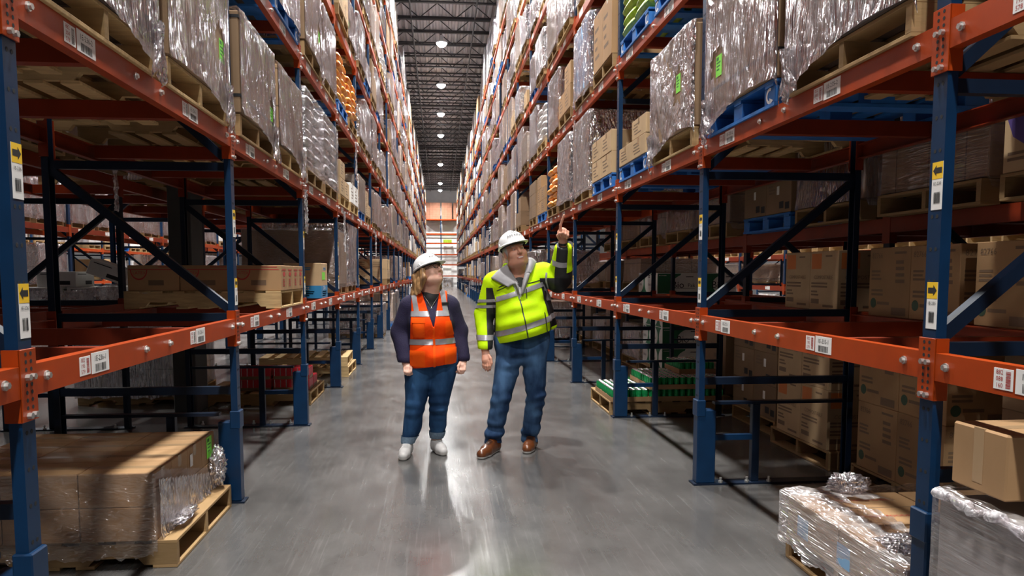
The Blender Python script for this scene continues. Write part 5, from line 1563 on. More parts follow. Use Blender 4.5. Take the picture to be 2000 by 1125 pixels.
def Rhead(yaw, pitch, roll):
    return np.array(Matrix.Rotation(radians(roll), 3, 'Y') @ Matrix.Rotation(radians(yaw), 3, 'Z') @ Matrix.Rotation(radians(-pitch), 3, 'X'))
class Head:
    def __init__(s, chin, yaw, pitch, roll, k=1.0):
        s.R = Rhead(yaw, pitch, roll); s.k = k
        s.c = np.array(chin) - s.R @ (np.array([0, -0.07, -0.115]) * k)
    def w(s, p): return s.c + s.R @ (np.array(p, float) * s.k)
    def loc(s, V): return (V - s.c) @ s.R / s.k
    def carve(s, v, heavy=0.0, male=True):
        e = lambda c, r, k=0.02, sub=False: v.ell(s.w(c), np.array(r) * s.k, k, s.R, sub)
        e((0, 0.018, 0.04), (0.078, 0.098, 0.088)); e((0, -0.03, -0.035), (0.064 + heavy * 0.4, 0.066, 0.078), 0.03)
        e((0, -0.062, -0.098), (0.030 + heavy * 0.3, 0.026, 0.022), 0.03)
        for sx in (-1, 1):
            e((sx * 0.040, -0.060, -0.035), (0.028 + heavy * 0.5, 0.030, 0.030), 0.02)
            e((sx * 0.048, -0.02, -0.085), (0.024 + heavy * 0.7, 0.04, 0.03), 0.03)
        v.cone(s.w((-0.036, -0.084, 0.026)), s.w((0.036, -0.084, 0.026)), 0.013, 0.013, 0.014)
        for sx in (-1, 1): e((sx * 0.032, -0.101, 0.004), (0.017, 0.014, 0.010), 0.010, True)
        v.cone(s.w((0, -0.090, 0.012)), s.w((0, -0.117, -0.032)), 0.008, 0.0135 if male else 0.011, 0.010)
        for sx in (-1, 1): e((sx * 0.013, -0.105, -0.036), (0.0095, 0.012, 0.009), 0.006)
        for sx in (-1, 1): e((sx * 0.0085, -0.112, -0.046), (0.004, 0.007, 0.005), 0.003, True)
        v.cone(s.w((-0.018, -0.088, -0.064)), s.w((0.018, -0.088, -0.064)), 0.0085, 0.0085, 0.008)
        v.cone(s.w((-0.014, -0.088, -0.077)), s.w((0.014, -0.088, -0.077)), 0.0085, 0.0085, 0.008)
        v.cone(s.w((-0.020, -0.101, -0.0705)), s.w((0.020, -0.101, -0.0705)), 0.003, 0.003, 0.004, sub=True)
        for sx in (-1, 1):
            e((sx * 0.079, 0.014, -0.006), (0.010, 0.020, 0.032), 0.008); e((sx * 0.088, 0.010, -0.004), (0.006, 0.010, 0.018), 0.006, True)
    def local_mesh(s, mb, org):
        mb.v = [tuple(s.w(p) - np.array(org)) for p in mb.v]; return mb

def helmet(head, org, parent, text1=None, up=0.0):
    """hard hat in head-local axes: dome, raised ridge, peak, rim"""
    rx, ry, rz, cy_, cz = 0.108, 0.132, 0.112, 0.012, 0.034 + up
    b = MB(); n = 40; m = 12; V = []
    for k in range(m + 1):
        a = pi / 2 * k / m
        for i in range(n):
            t = 2 * pi * i / n
            ridge = 1 + 0.05 * math.exp(-(sin(t) * cos(a) / 0.13) ** 2) * (sin(a) ** 0.6)
            V.append((rx * cos(a) * sin(t) * ridge, cy_ - ry * cos(a) * cos(t) * ridge, cz + rz * sin(a) * ridge))
    F = [(k * n + i, k * n + (i + 1) % n, (k + 1) * n + (i + 1) % n, (k + 1) * n + i) for k in range(m) for i in range(n)]
    b.add(V, F, 0, True)
    dome = b
    br = MB(); V = []
    for ring, (g, z) in enumerate(((0.0, 0.004), (1.0, -0.004), (1.0, -0.009), (0.0, -0.006), (-0.06, -0.012))):
        for i in range(n):
            t = 2 * pi * i / n; f = max(0, cos(t))
            ext = (0.008 + 0.042 * f ** 1.5) * g if g >= 0 else -0.004
            V.append(((rx + ext * 0.8) * sin(t), cy_ - (ry + ext) * cos(t), cz + z - 0.014 * f ** 2 * max(g, 0)))
    br.add(V, [(k * n + i, (k + 1) * n + i, (k + 1) * n + (i + 1) % n, k * n + (i + 1) % n) for k in range(4) for i in range(n)], 0, True)
    e = inst(head.local_mesh(dome, org).mesh('hard_hat', M['hat']), 'hard_hat', parent=parent)
    e['label'] = 'white hard hat'
    inst(head.local_mesh(br, org).mesh('peak', M['hat']), 'peak', parent=e)
    band = MB()
    V = []
    for k, (g, z) in enumerate(((0.008, -0.002), (0.010, -0.022))):
        for i in range(n):
            t = 2 * pi * i / n; V.append(((rx - g) * sin(t), cy_ - (ry - g) * cos(t), cz + z))
    band.add(V, [(i, (i + 1) % n, n + (i + 1) % n, n + i) for i in range(n)], 0, True)
    inst(head.local_mesh(band, org).mesh('headband', M['strap']), 'headband', parent=e)
    if text1:
        def proj(p):
            x, z = p.x, p.z
            q = max(0.02, 1 - (x / (rx * 1.03)) ** 2 - ((z - cz) / (rz * 1.03)) ** 2)
            return Vector((x, cy_ - ry * 1.045 * math.sqrt(q) - 0.002, z))
        tb = MB()
        tb.text(text1, 0.030, (0, 0, cz + 0.047), (1, 0, 0), (0, 0, 1), 0, proj=proj)
        for pts in ([(-0.011, 0.071), (-0.005, 0.071), (-0.005, 0.091), (-0.011, 0.088)], [(-0.003, 0.081), (0.012, 0.093), (0.014, 0.088), (0.003, 0.081)], [(-0.003, 0.081), (0.003, 0.081), (0.014, 0.070), (0.007, 0.070)]):
            tb.add([proj(Vector((x, 0, cz + z))) for x, z in pts], [(0, 1, 2, 3)])
        inst(head.local_mesh(tb, org).mesh('hat_lettering', M['ink']), 'hat_lettering', parent=e)
    # accessory slots at the sides
    for sx in (-1, 1):
        sb = MB().box(sx * (rx + 0.001) - 0.004, sx * (rx + 0.001) + 0.004, -0.012, 0.016, cz + 0.004, cz + 0.024, 0, 0.002)
        inst(head.local_mesh(sb, org).mesh('side_slot', M['hat']), 'side_slot', parent=e)
    return e

def face_parts(head, skin, org, body, lips, brow, teeth=False, lo_=10, lh=0.0125):
    L = head.loc(skin.V); front = L[:, 1] < -0.05
    def put(name, mat, val, off=0.001): inst(skin.zone(name, mat, org, np.where(front, val, -1.0), off), name, parent=body)
    put('lips', lips, np.minimum(1 - ((L[:, 0]) / (0.028 if teeth else 0.023)) ** 2 - ((L[:, 2] + 0.0705) / lh) ** 2, 1))
    if teeth: put('teeth', M['teeth'], 1 - (L[:, 0] / 0.022) ** 2 - ((L[:, 2] + 0.0695) / 0.0042) ** 2, 0.0025)
    for sx in (-1, 1):
        put('eyebrow', brow, 1 - ((L[:, 0] - sx * 0.034) / 0.020) ** 2 - ((L[:, 2] - 0.027 + 14 * (L[:, 0] - sx * 0.034) ** 2) / 0.0042) ** 2, 0.0015)
        eb = MB(); n, m = 14, 10; V = []; c = Vector((sx * 0.032, -0.0845, 0.005)); r = 0.0122
        mi = []
        for k in range(m + 1):
            th = pi * k / m
            for i in range(n):
                t = 2 * pi * i / n; V.append((c.x + r * sin(th) * cos(t), c.y - r * cos(th), c.z + r * sin(th) * sin(t)))
        for k in range(m):
            for i in range(n):
                eb.f.append((k * n + i, k * n + (i + 1) % n, (k + 1) * n + (i + 1) % n, (k + 1) * n + i)); eb.m.append(1 if k < 3 else 0); eb.sm.append(True)
        eb.v = V
        inst(head.local_mesh(eb, org).mesh('eye', [M['eye'], M['iris']]), 'eye', parent=body)
        lid = MB(); V = []
        for k in range(5):
            for i in range(9):
                t = radians(-70 + 140 * i / 8); V.append((c.x + 0.0135 * sin(t), c.y - 0.0135 * cos(t) * cos(radians(lo_ + 14 * k)), c.z + 0.0135 * cos(t) * sin(radians(lo_ + 14 * k)) + 0.0003))
        lid.add(V, [(k * 9 + i, k * 9 + i + 1, (k + 1) * 9 + i + 1, (k + 1) * 9 + i) for k in range(4) for i in range(8)], 0, True)
        V2 = [(p[0], p[1], 2 * c.z - p[2] + 0.0036 - 0.0006) for p in V]
        lid.add(V2, [(k * 9 + i, (k + 1) * 9 + i, (k + 1) * 9 + i + 1, k * 9 + i + 1) for k in range(4) for i in range(8)], 0, True)
        inst(head.local_mesh(lid, org).mesh('eyelid', body.data.materials[0]), 'eyelid', parent=body)

def skin_mat(name, col, col2):
    m, nt, p = new_mat(name); L = nt.links.new
    tc = N(nt, 'ShaderNodeTexCoord'); nz = N(nt, 'ShaderNodeTexNoise'); nz.inputs['Scale'].default_value = 22; nz.inputs['Detail'].default_value = 4
    L(tc.outputs['Object'], nz.inputs['Vector'])
    mx = N(nt, 'ShaderNodeMix', data_type='RGBA'); mx.inputs['A'].default_value = c4(col); mx.inputs['B'].default_value = c4(col2)
    L(nz.outputs['Fac'], mx.inputs['Factor']); L(mx.outputs['Result'], p.inputs['Base Color'])
    p.inputs['Roughness'].default_value = 0.5; p.inputs['Subsurface Weight'].default_value = 0.12; p.inputs['Subsurface Radius'].default_value = (0.02, 0.008, 0.005)
    return m
M['hat'] = paint('white_hat_plastic', (0.80, 0.80, 0.81), 0.22, spec=0.6)
M['skin_m'] = skin_mat('ruddy_skin', (0.64, 0.33, 0.225), (0.56, 0.25, 0.165))
M['skin_w'] = skin_mat('fair_skin', (0.70, 0.42, 0.315), (0.64, 0.35, 0.26))
M['lip'] = paint('lips', (0.46, 0.17, 0.13), 0.4); M['lipw'] = paint('rosy_lips', (0.52, 0.20, 0.17), 0.4); M['teeth'] = paint('teeth', (0.75, 0.72, 0.66), 0.3)
M['eye'] = paint('eye_white', (0.68, 0.66, 0.63), 0.2); M['iris'] = paint('iris', (0.04, 0.05, 0.06), 0.15)
M['greyhair'] = paint('grey_hair', (0.40, 0.38, 0.36), 0.6, var=0.3, scale=30, stretch=(1, 1, 0.15), bump=0.5, bscale=60)
M['brownhair'] = paint('brown_hair', (0.20, 0.10, 0.042), 0.42, var=0.5, scale=26, stretch=(1, 1, 0.16), bump=0.8, bscale=55, col2=(0.42, 0.24, 0.105))
M['lime'] = paint('lime_jacket_fabric', (0.50, 0.78, 0.004), 0.7, spec=0.15, var=0.08, scale=8, bump=0.12, bscale=90)
M['blackfab'] = paint('black_jacket_fabric', (0.012, 0.012, 0.013), 0.6, var=0.3, scale=9)
M['reflect'] = paint('silver_reflective_band', (0.34, 0.33, 0.35), 0.35, metal=0.25, var=0.12, scale=20)
M['vest'] = paint('orange_vest_fabric', (0.95, 0.068, 0.001), 0.7, spec=0.15, var=0.08, scale=8, bump=0.1, bscale=90)
M['vest2'] = paint('orange_vest_pocket', (0.95, 0.10, 0.003), 0.7, spec=0.15, var=0.08, scale=8)
M['knit'] = paint('navy_knit', (0.011, 0.007, 0.036), 0.85, var=0.3, scale=160, bump=0.4, bscale=170)
M['jeans_m'] = denim('blue_denim', (0.012, 0.032, 0.085), (0.055, 0.115, 0.22))
M['jeans_w'] = denim('mid_blue_denim', (0.010, 0.035, 0.095), (0.028, 0.085, 0.19))
M['cuff'] = paint('turned_denim', (0.13, 0.19, 0.26), 0.85, var=0.2, scale=60)
M['whitefab'] = paint('white_sweater', (0.74, 0.73, 0.72), 0.75, bump=0.15, bscale=140)
M['greylining'] = paint('grey_collar_lining', (0.30, 0.29, 0.30), 0.7, var=0.12, scale=10)
M['leather'] = paint('brown_leather', (0.11, 0.033, 0.010), 0.3, var=0.25, scale=10, spec=0.6)
M['sole'] = paint('white_sole', (0.62, 0.60, 0.57), 0.5)
M['sneaker'] = paint('white_sneaker', (0.50, 0.485, 0.475), 0.5, var=0.06, scale=12, bump=0.15, bscale=60)
M['chain'] = paint('silver_chain', (0.75, 0.74, 0.72), 0.2, metal=0.9)
M['glassframe'] = paint('dark_spectacle_frame', (0.012, 0.008, 0.008), 0.25)

def foot(v, heel, toe, w_=0.043, top=None, k=0.02):
    h = np.array(heel, float); t = np.array(toe, float); d = (t - h); L = np.linalg.norm(d); u = d / L
    P1 = h + u * 0.045; P2 = h + u * L * 0.66; P3 = h + u * (L - 0.042)
    v.cone((P1[0], P1[1], 0.040), (P2[0], P2[1], 0.040), w_ * 0.86, w_ * 1.02, k); v.cone((P2[0], P2[1], 0.038), (P3[0], P3[1], 0.034), w_ * 1.0, w_ * 0.86, k)
    if top is not None: v.cone((P1[0], P1[1], 0.055), top, 0.040, 0.042, 0.03); v.cone(top, (P2[0], P2[1], 0.055), 0.036, 0.03, 0.03)
    return u
def finger(v, pts, r0, r1, k=0.006):
    n = len(pts) - 1
    for i in range(n): v.cone(pts[i], pts[i + 1], r0 + (r1 - r0) * i / n, r0 + (r1 - r0) * (i + 1) / n, k)

# ================================================================== the man
org = (0.62, 6.26, 0.0)
man = tag(empty('person', org), 'man in lime jacket and white hard hat, pointing upward with raised arm', 'person', 'people in the aisle')
HM = Head((0.650, 6.09, 1.553), 15, 13, -12, 1.03)
v = Vol((0.24, 5.86, 0.0), (1.10, 6.52, 1.99), 0.0042)
HM.carve(v, 0.011, True)
nb = (0.635, 6.30, 1.47)
v.cone(HM.w((0, 0.03, -0.05)), nb, 0.060, 0.072, 0.03); v.cone(HM.w((0, -0.02, -0.075)), (0.64, 6.25, 1.49), 0.052, 0.058, 0.03)
v.cone((0.655, 6.27, 0.98), (0.645, 6.28, 1.38), 0.15, 0.165, 0.05, 0.7); v.cone((0.48, 6.29, 1.41), (0.83, 6.28, 1.48), 0.055, 0.055, 0.05)
for hp, kn, an in (((0.565, 6.28, 0.90), (0.475, 6.24, 0.44), (0.452, 6.27, 0.08)), ((0.755, 6.29, 0.90), (0.79, 6.27, 0.44), (0.765, 6.38, 0.08))):
    v.cone(hp, kn, 0.078, 0.05, 0.05); v.cone(kn, an, 0.05, 0.036, 0.03)
v.chain([(0.44, 6.29, 1.40), (0.366, 6.335, 1.12), (0.367, 6.21, 0.865)], [0.05, 0.042, 0.029])
v.chain([(0.85, 6.27, 1.48), (0.972, 6.20, 1.435), (0.977, 6.055, 1.715)], [0.05, 0.045, 0.031])
# relaxed hand
v.cone((0.367, 6.205, 0.86), (0.372, 6.175, 0.775), 0.029, 0.036, 0.02, 0.62)
for k_, (dx, dy, ln) in enumerate(((0.026, -0.014, 0.070), (0.009, -0.004, 0.080), (-0.008, 0.006, 0.074), (-0.023, 0.014, 0.058))):
    a = np.array((0.373 + dx * 0.95, 6.172 + dy, 0.765)); finger(v, [a, a + (dx * 0.12, -0.010, -ln * 0.48), a + (dx * 0.1 + 0.002, -0.004, -ln * 0.78), a + (dx * 0.05 + 0.004, 0.012, -ln)], 0.0105, 0.0080)
finger(v, [(0.388, 6.185, 0.825), (0.408, 6.155, 0.79), (0.414, 6.145, 0.755), (0.408, 6.147, 0.733)], 0.0125, 0.0085)
# pointing hand: index up, the others folded
v.cone((0.977, 6.055, 1.715), (0.968, 6.02, 1.795), 0.031, 0.040, 0.02, 0.7); v.cone((0.945, 6.015, 1.792), (0.998, 6.02, 1.785), 0.021, 0.019, 0.012)
finger(v, [(0.945, 6.012, 1.80), (0.945, 5.985, 1.850), (0.955, 5.965, 1.890), (0.966, 5.950, 1.925)], 0.0120, 0.0085)
for x, z, l in ((0.966, 1.803, 0.036), (0.986, 1.798, 0.034), (1.003, 1.787, 0.029)):
    finger(v, [(x, 6.012, z), (x - 0.001, 5.972, z + 0.010), (x - 0.004, 5.958, z - 0.018), (x - 0.008, 5.978, z - 0.038)], 0.0115, 0.0090)
finger(v, [(0.942, 6.025, 1.752), (0.925, 5.992, 1.770), (0.938, 5.965, 1.786), (0.956, 5.952, 1.790)], 0.0145, 0.0095)
sk = v.nets(1)
body = inst(sk.mesh('body', M['skin_m'], org), 'body', parent=man)
face_parts(HM, sk, org, body, M['lip'], M['greyhair'], True, 6, 0.0105)
# hair at the temples and nape
v = Vol(HM.c - 0.16, HM.c + 0.16, 0.004)
v.ell(HM.w((0, 0.022, 0.02)), (0.086, 0.106, 0.085), 0.01, HM.R)
def keep(head, fn):
    def g(X, Y, Z):
        x, y, z = X - head.c[0], Y - head.c[1], Z - head.c[2]; R = head.R
        return fn(*[(R[0][i] * x + R[1][i] * y + R[2][i] * z) / head.k for i in range(3)])
    return g
v.field(keep(HM, lambda x, y, z: np.minimum(np.minimum(y + 0.030, z + 0.050), 0.07 - z)), True, 0.008)
inst(v.nets(1).mesh('hair', M['greyhair'], org), 'hair', parent=man)
helmet(HM, org, man, 'AM KING', 0.026)

# white half-zip sweater and black undershirt
v = Vol((0.36, 6.02, 0.92), (0.94, 6.50, 1.62), 0.006)
v.cone((0.66, 6.25, 1.16), (0.645, 6.27, 1.36), 0.185, 0.19, 0.05, 0.74); v.cone((0.50, 6.29, 1.41), (0.81, 6.28, 1.47), 0.07, 0.07, 0.06); v.cone((0.642, 6.285, 1.45), (0.628, 6.275, 1.530), 0.085, 0.080, 0.02)
v.cone(HM.w((0, 0.0, -0.07)), (0.64, 6.20, 1.47), 0.070, 0.060, 0.01, sub=True)
v.cone((0.640, 6.17, 1.53), (0.648, 6.13, 1.385), 0.050, 0.026, 0.01, sub=True)
sk = v.nets(1)
sw = inst(sk.mesh('sweater', M['whitefab'], org), 'sweater', parent=man)
inst(sk.zone('zip', M['greylining'], org, np.where(sk.N[:, 1] < -0.2, 0.004 - np.abs(sk.V[:, 0] - 0.650 - (1.40 - sk.V[:, 2]) * 0.02), -1.0), 0.002), 'zip', parent=sw)
v = Vol((0.5, 6.05, 1.30), (0.8, 6.45, 1.56), 0.006)
v.cone((0.645, 6.265, 1.36), (0.640, 6.255, 1.468), 0.140, 0.088, 0.03, 0.9)
inst(v.nets(1).mesh('undershirt', M['blackfab'], org), 'undershirt', parent=man)

# jacket
v = Vol((0.24, 5.90, 0.80), (1.12, 6.56, 1.76), 0.0052)
v.cone((0.685, 6.265, 0.95), (0.648, 6.275, 1.33), 0.225, 0.222, 0.06, 0.80); v.ell((0.69, 6.19, 1.08), (0.20, 0.155, 0.20), 0.06)
v.cone((0.47, 6.29, 1.395), (0.845, 6.275, 1.465), 0.092, 0.092, 0.06)
v.cone((0.640, 6.29, 1.44), (0.628, 6.285, 1.515), 0.118, 0.112, 0.03)
v.chain([(0.445, 6.295, 1.395), (0.366, 6.335, 1.13), (0.366, 6.215, 0.885)], [0.092, 0.076, 0.060], 0.03)
v.chain([(0.85, 6.27, 1.465), (0.968, 6.195, 1.428), (0.978, 6.075, 1.665)], [0.098, 0.092, 0.068], 0.035)
v.cone((0.955, 6.20, 1.385), (0.985, 6.15, 1.50), 0.055, 0.06, 0.04)
v.cone((0.83, 6.33, 1.30), (0.885, 6.345, 1.05), 0.075, 0.085, 0.04); v.cone((0.87, 6.36, 1.05), (0.945, 6.40, 0.965), 0.075, 0.030, 0.04)
rr = random.Random(3)
for c, R_, a in (((0.70, 6.12, 1.15), 0.32, 0.018), ((0.56, 6.12, 1.25), 0.22, 0.014), ((0.36, 6.33, 1.12), 0.17, 0.018), ((0.97, 6.17, 1.45), 0.17, 0.018), ((0.85, 6.25, 1.35), 0.2, 0.010), ((0.36, 6.25, 0.95), 0.15, 0.008)):
    v.wrinkle(c, R_, a, [(rr.uniform(-40, 40), rr.uniform(-20, 20), rr.uniform(-55, 55), rr.uniform(0, 6)) for _ in range(4)])
hem = lambda X, Y, Z: Z - (0.905 + (X - 0.48) * 0.255) + 0 * Y
armx = lambda X, Y, Z: np.maximum(hem(X, Y, Z), 0.445 - X + (Z - 0.9) * 0.03)     # the hem cut does not touch the hanging sleeve
v.field(lambda X, Y, Z: np.maximum(hem(X, Y, Z), -(X - 0.452 + 0 * Z)), True, 0.006)
v.field(lambda X, Y, Z: Z - 0.862 + 0 * X + 0 * Y, True, 0.006)
v.field(lambda X, Y, Z: -(((Z - 1.685) * 0.86 - (Y - 6.06) * 0.5) * -1) + 0 * X if False else ((1.695 - Z) * 0.87 + (Y - 6.06) * 0.49) + 0 * X, True, 0.004)
# open front: a V from the zip end up to the collar, and room for the neck
def vee(X, Y, Z):
    t = (Z - 1.265)
    xl = 0.633 - t * 0.42; xr = 0.640 + t * 0.36
    return np.maximum(np.maximum(np.maximum(xl - X, X - xr) * 0.9, -t), Y - 6.255)
v.field(vee, True, 0.008)
v.cone((0.64, 6.28, 1.44), (0.625, 6.28, 1.62), 0.098, 0.104, 0.008, sub=True)
sk = v.nets(1)
jk = inst(sk.mesh('jacket', M['lime'], org), 'jacket', parent=man)
V, Nn = sk.V, sk.N; x, y, z = V.T
torso = (x > 0.455) & (x < 0.985 - np.maximum(0, z - 1.1) * 0.5) & ((z < 1.42))
slL = (x < 0.455 - np.maximum(0, z - 1.25) * 0.25)
slR = x > 0.90
def put(name, mat, val, off=0.003, parent=jk): return inst(sk.zone(name, M[mat], org, val, off), name, parent=parent)
def band_val(v0, half): return half - np.abs(v0)
put('reflective_band', 'reflect', np.where(torso & (z < 1.2), band_val(z - (0.985 + (x - 0.465) * 0.305), 0.0235), -1), 0.004)
put('reflective_band', 'reflect', np.where(torso & (z > 1.15) & (x < 0.90), band_val(z - (1.253 + (x - 0.42) * 0.33), 0.0200), -1), 0.004)
put('zip', 'blackfab', np.where((Nn[:, 1] < -0.1) & (z < 1.275) & (x < 0.9) & (x > 0.5), 0.0042 - np.abs(x - (0.637 + (1.27 - z) * 0.205)), -1), 0.006)
# black side panel, sleeve insides, shoulder piping
put('black_panel', 'blackfab', np.where((x > 0.5) & (z < 1.44) & (Nn[:, 1] < 0.6), np.minimum(x - (0.805 + np.maximum(0, 1.42 - z) * 0.235) , 0.30), -1), 0.0025)
put('sleeve_panel', 'blackfab', np.where(slL & (z < 1.36) & (Nn[:, 1] < 0.5), np.minimum(x - (0.378 + np.maximum(0, 1.30 - z) * 0.012), 0.2), -1), 0.0025)
put('reflective_band', 'reflect', np.where(slL, band_val(z - 1.252 - (x - 0.36) * 0.05, 0.012), -1), 0.005)
put('reflective_band', 'reflect', np.where(slL, band_val(z - 1.205 - (x - 0.36) * 0.05, 0.012), -1), 0.005)
put('reflective_band', 'reflect', np.where(slL, band_val(z - 0.955, 0.021), -1), 0.005)
ax_ = np.array((0.978, 6.075, 1.665)) - np.array((0.968, 6.195, 1.428)); ax_ /= np.linalg.norm(ax_)
tt = (V - np.array((0.968, 6.195, 1.428))) @ ax_
ft = slR & (tt > 0.03)
put('sleeve_panel', 'blackfab', np.where(slR, np.minimum((0.030 - (0.955 - x)) * 0.8, 1) if False else np.minimum(x - 0.918 - np.clip(z - 1.5, 0, 1) * 0.05, 0.1), -1), 0.0025)
put('reflective_band', 'reflect', np.where(ft & (x > 0.90), band_val(tt - 0.165, 0.021), -1), 0.005)
put('cuff_edge', 'lime', np.where(ft & (x > 1.005), tt - 0.10, -1), 0.007)
ua = np.array((0.968, 6.195, 1.428)) - np.array((0.85, 6.27, 1.465)); ua /= np.linalg.norm(ua); t2 = (V - np.array((0.85, 6.27, 1.465))) @ ua
up_arm = (x > 0.84) & (x < 1.02) & (z < 1.56) & (z > 1.25) & (tt < 0.06)
for d_ in (0.035, 0.072): put('reflective_band', 'reflect', np.where(up_arm & (Nn[:, 1] < 0.3), band_val(t2 - d_ - (1.45 - z) * 0.25, 0.0085), -1), 0.006)
put('pocket_zip', 'blackfab', np.where((Nn[:, 1] < -0.1), np.minimum(0.004 - np.abs(x - (0.835 + (1.16 - z) * 0.17)), np.minimum(z - 0.985, 1.165 - z)), -1), 0.005)
put('pocket_zip', 'blackfab', np.where((Nn[:, 1] < -0.1), np.minimum(0.0035 - np.abs(x - (0.690 + (1.34 - z) * 0.06)), np.minimum(z - 1.275, 1.355 - z)), -1), 0.005)
put('lining', 'lime', np.where((x > 0.90) & (Nn[:, 1] < 0.3), np.minimum(0.012 - np.abs(z - (0.915 + (x - 0.48) * 0.255)), 1), -1), 0.006)
put('emblem', 'blackfab', np.where((Nn[:, 1] < 0.2), np.minimum(0.004 - np.abs(z - (1.375 + (x - 0.50) * 0.45)), np.minimum(x - 0.475, 0.520 - x)), -1), 0.004)
for off_, (xa, za, xb, zb) in enumerate(((0.46, 1.335, 0.56, 1.385), (0.70, 1.395, 0.82, 1.425))):
    put('seam', 'blackfab', np.where((Nn[:, 1] < 0.3), np.minimum(0.0036 - np.abs(z - (za + (x - xa) * (zb - za) / (xb - xa) - 0.8 * (x - xa) * (xb - x))), np.minimum(x - xa, xb - x)), -1), 0.003)
# turned-out grey collar
cl = MB()
def flap(pts, seed):
    o = sheet('collar', [Vector(p) - Vector(org) for p in pts], 10, 10, seed, 0.004, 'greylining', lambda p, u, w_: p + Vector((0, -0.022 * sin(pi * u) * sin(pi * w_), 0.012 * sin(pi * u))))
    o.parent = man
    md = o.modifiers.new('thick', 'SOLIDIFY'); md.thickness = 0.006
flap([(0.415, 6.20, 1.435), (0.545, 6.215, 1.545), (0.628, 6.105, 1.385), (0.545, 6.10, 1.365)], 1)
flap([(0.628, 6.105, 1.385), (0.590, 6.11, 1.415), (0.632, 6.09, 1.30), (0.638, 6.085, 1.275)], 2)
flap([(0.715, 6.20, 1.60), (0.785, 6.24, 1.565), (0.725, 6.11, 1.475), (0.675, 6.11, 1.455)], 3)
flap([(0.675, 6.11, 1.455), (0.720, 6.11, 1.475), (0.660, 6.085, 1.31), (0.640, 6.085, 1.28)], 4)
# watch on the raised wrist
a_ = Vector((0.977, 6.063, 1.705)) - Vector(org); b_ = Vector((0.976, 6.055, 1.722)) - Vector(org)
inst(MB().cyl(a_, b_, 0.038, 0.0385, n=20).mesh('wristband', M['strap']), 'wristband', parent=man)

# jeans
v = Vol((0.36, 6.02, 0.05), (0.96, 6.54, 1.05), 0.005)
v.cone((0.585, 6.29, 0.93), (0.765, 6.30, 0.95), 0.145, 0.145, 0.05, 0.9); v.cone((0.60, 6.28, 0.86), (0.755, 6.29, 0.87), 0.138, 0.138, 0.04, 0.95)
v.chain([(0.582, 6.28, 0.84), (0.500, 6.23, 0.47), (0.432, 6.28, 0.085)], [0.118, 0.080, 0.074], 0.018)
v.chain([(0.770, 6.29, 0.84), (0.790, 6.26, 0.47), (0.752, 6.39, 0.085)], [0.116, 0.078, 0.074], 0.018)
for c, R_, a in (((0.48, 6.2, 0.42), 0.18, 0.022), ((0.79, 6.22, 0.42), 0.18, 0.022), ((0.44, 6.25, 0.14), 0.15, 0.026), ((0.755, 6.36, 0.14), 0.15, 0.026), ((0.66, 6.2, 0.80), 0.22, 0.016)):
    v.wrinkle(c, R_, a, [(rr.uniform(-22, 22), rr.uniform(-15, 15), rr.uniform(40, 75) * rr.choice((-1, 1)), rr.uniform(0, 6)) for _ in range(4)])
v.field(lambda X, Y, Z: Z - (0.062 - (Y - 6.30) * 0.25) + 0 * X, True, 0.004)
sk = v.nets(1)
jn = inst(sk.mesh('jeans', M['jeans_m'], org), 'jeans', parent=man)
x, y, z = sk.V.T
put2 = lambda name, mat, val, off=0.002: inst(sk.zone(name, M[mat], org, val, off), name, parent=jn)
put2('fly_seam', 'jeans_w', np.where(sk.N[:, 1] < 0, np.minimum(0.006 - np.abs(x - 0.672), np.minimum(z - 0.80, 0.93 - z)), -1))
# shoes
for heel, toe, top in (((0.478, 6.325), (0.305, 5.995), (0.452, 6.285, 0.11)), ((0.795, 6.44), (0.695, 6.145), (0.766, 6.39, 0.11))):
    v = Vol((min(heel[0], toe[0]) - 0.1, toe[1] - 0.1, 0.0), (max(heel[0], toe[0]) + 0.1, heel[1] + 0.1, 0.2), 0.004)
    foot(v, heel, toe, 0.046, top); v.field(lambda X, Y, Z: Z - 0.004 + 0 * X + 0 * Y, True, 0.003)
    v.field(lambda X, Y, Z: 0.125 - Z + 0 * X + 0 * Y, True, 0.003)
    sk = v.nets(1); sh = inst(sk.mesh('shoe', M['leather'], org), 'shoe', parent=man); sh['label'] = 'brown leather shoe'
    inst(sk.zone('sole', M['sole'], org, 0.022 - sk.V[:, 2], 0.005), 'sole', parent=sh)
    u = np.array((toe[0] - heel[0], toe[1] - heel[1])); L = np.linalg.norm(u); u /= L
    s_ = (sk.V[:, :2] - np.array(heel)) @ u; q_ = (sk.V[:, 0] - heel[0]) * -u[1] + (sk.V[:, 1] - heel[1]) * u[0]
    lace = -np.ones(len(s_))
    for k_ in range(4): lace = np.maximum(lace, np.minimum(0.004 - np.abs(s_ - L * (0.44 + 0.055 * k_)), 0.022 - np.abs(q_)))
    inst(sk.zone('laces', M['strap'], org, np.where(sk.N[:, 2] > 0.25, lace, -1), 0.003), 'laces', parent=sh)

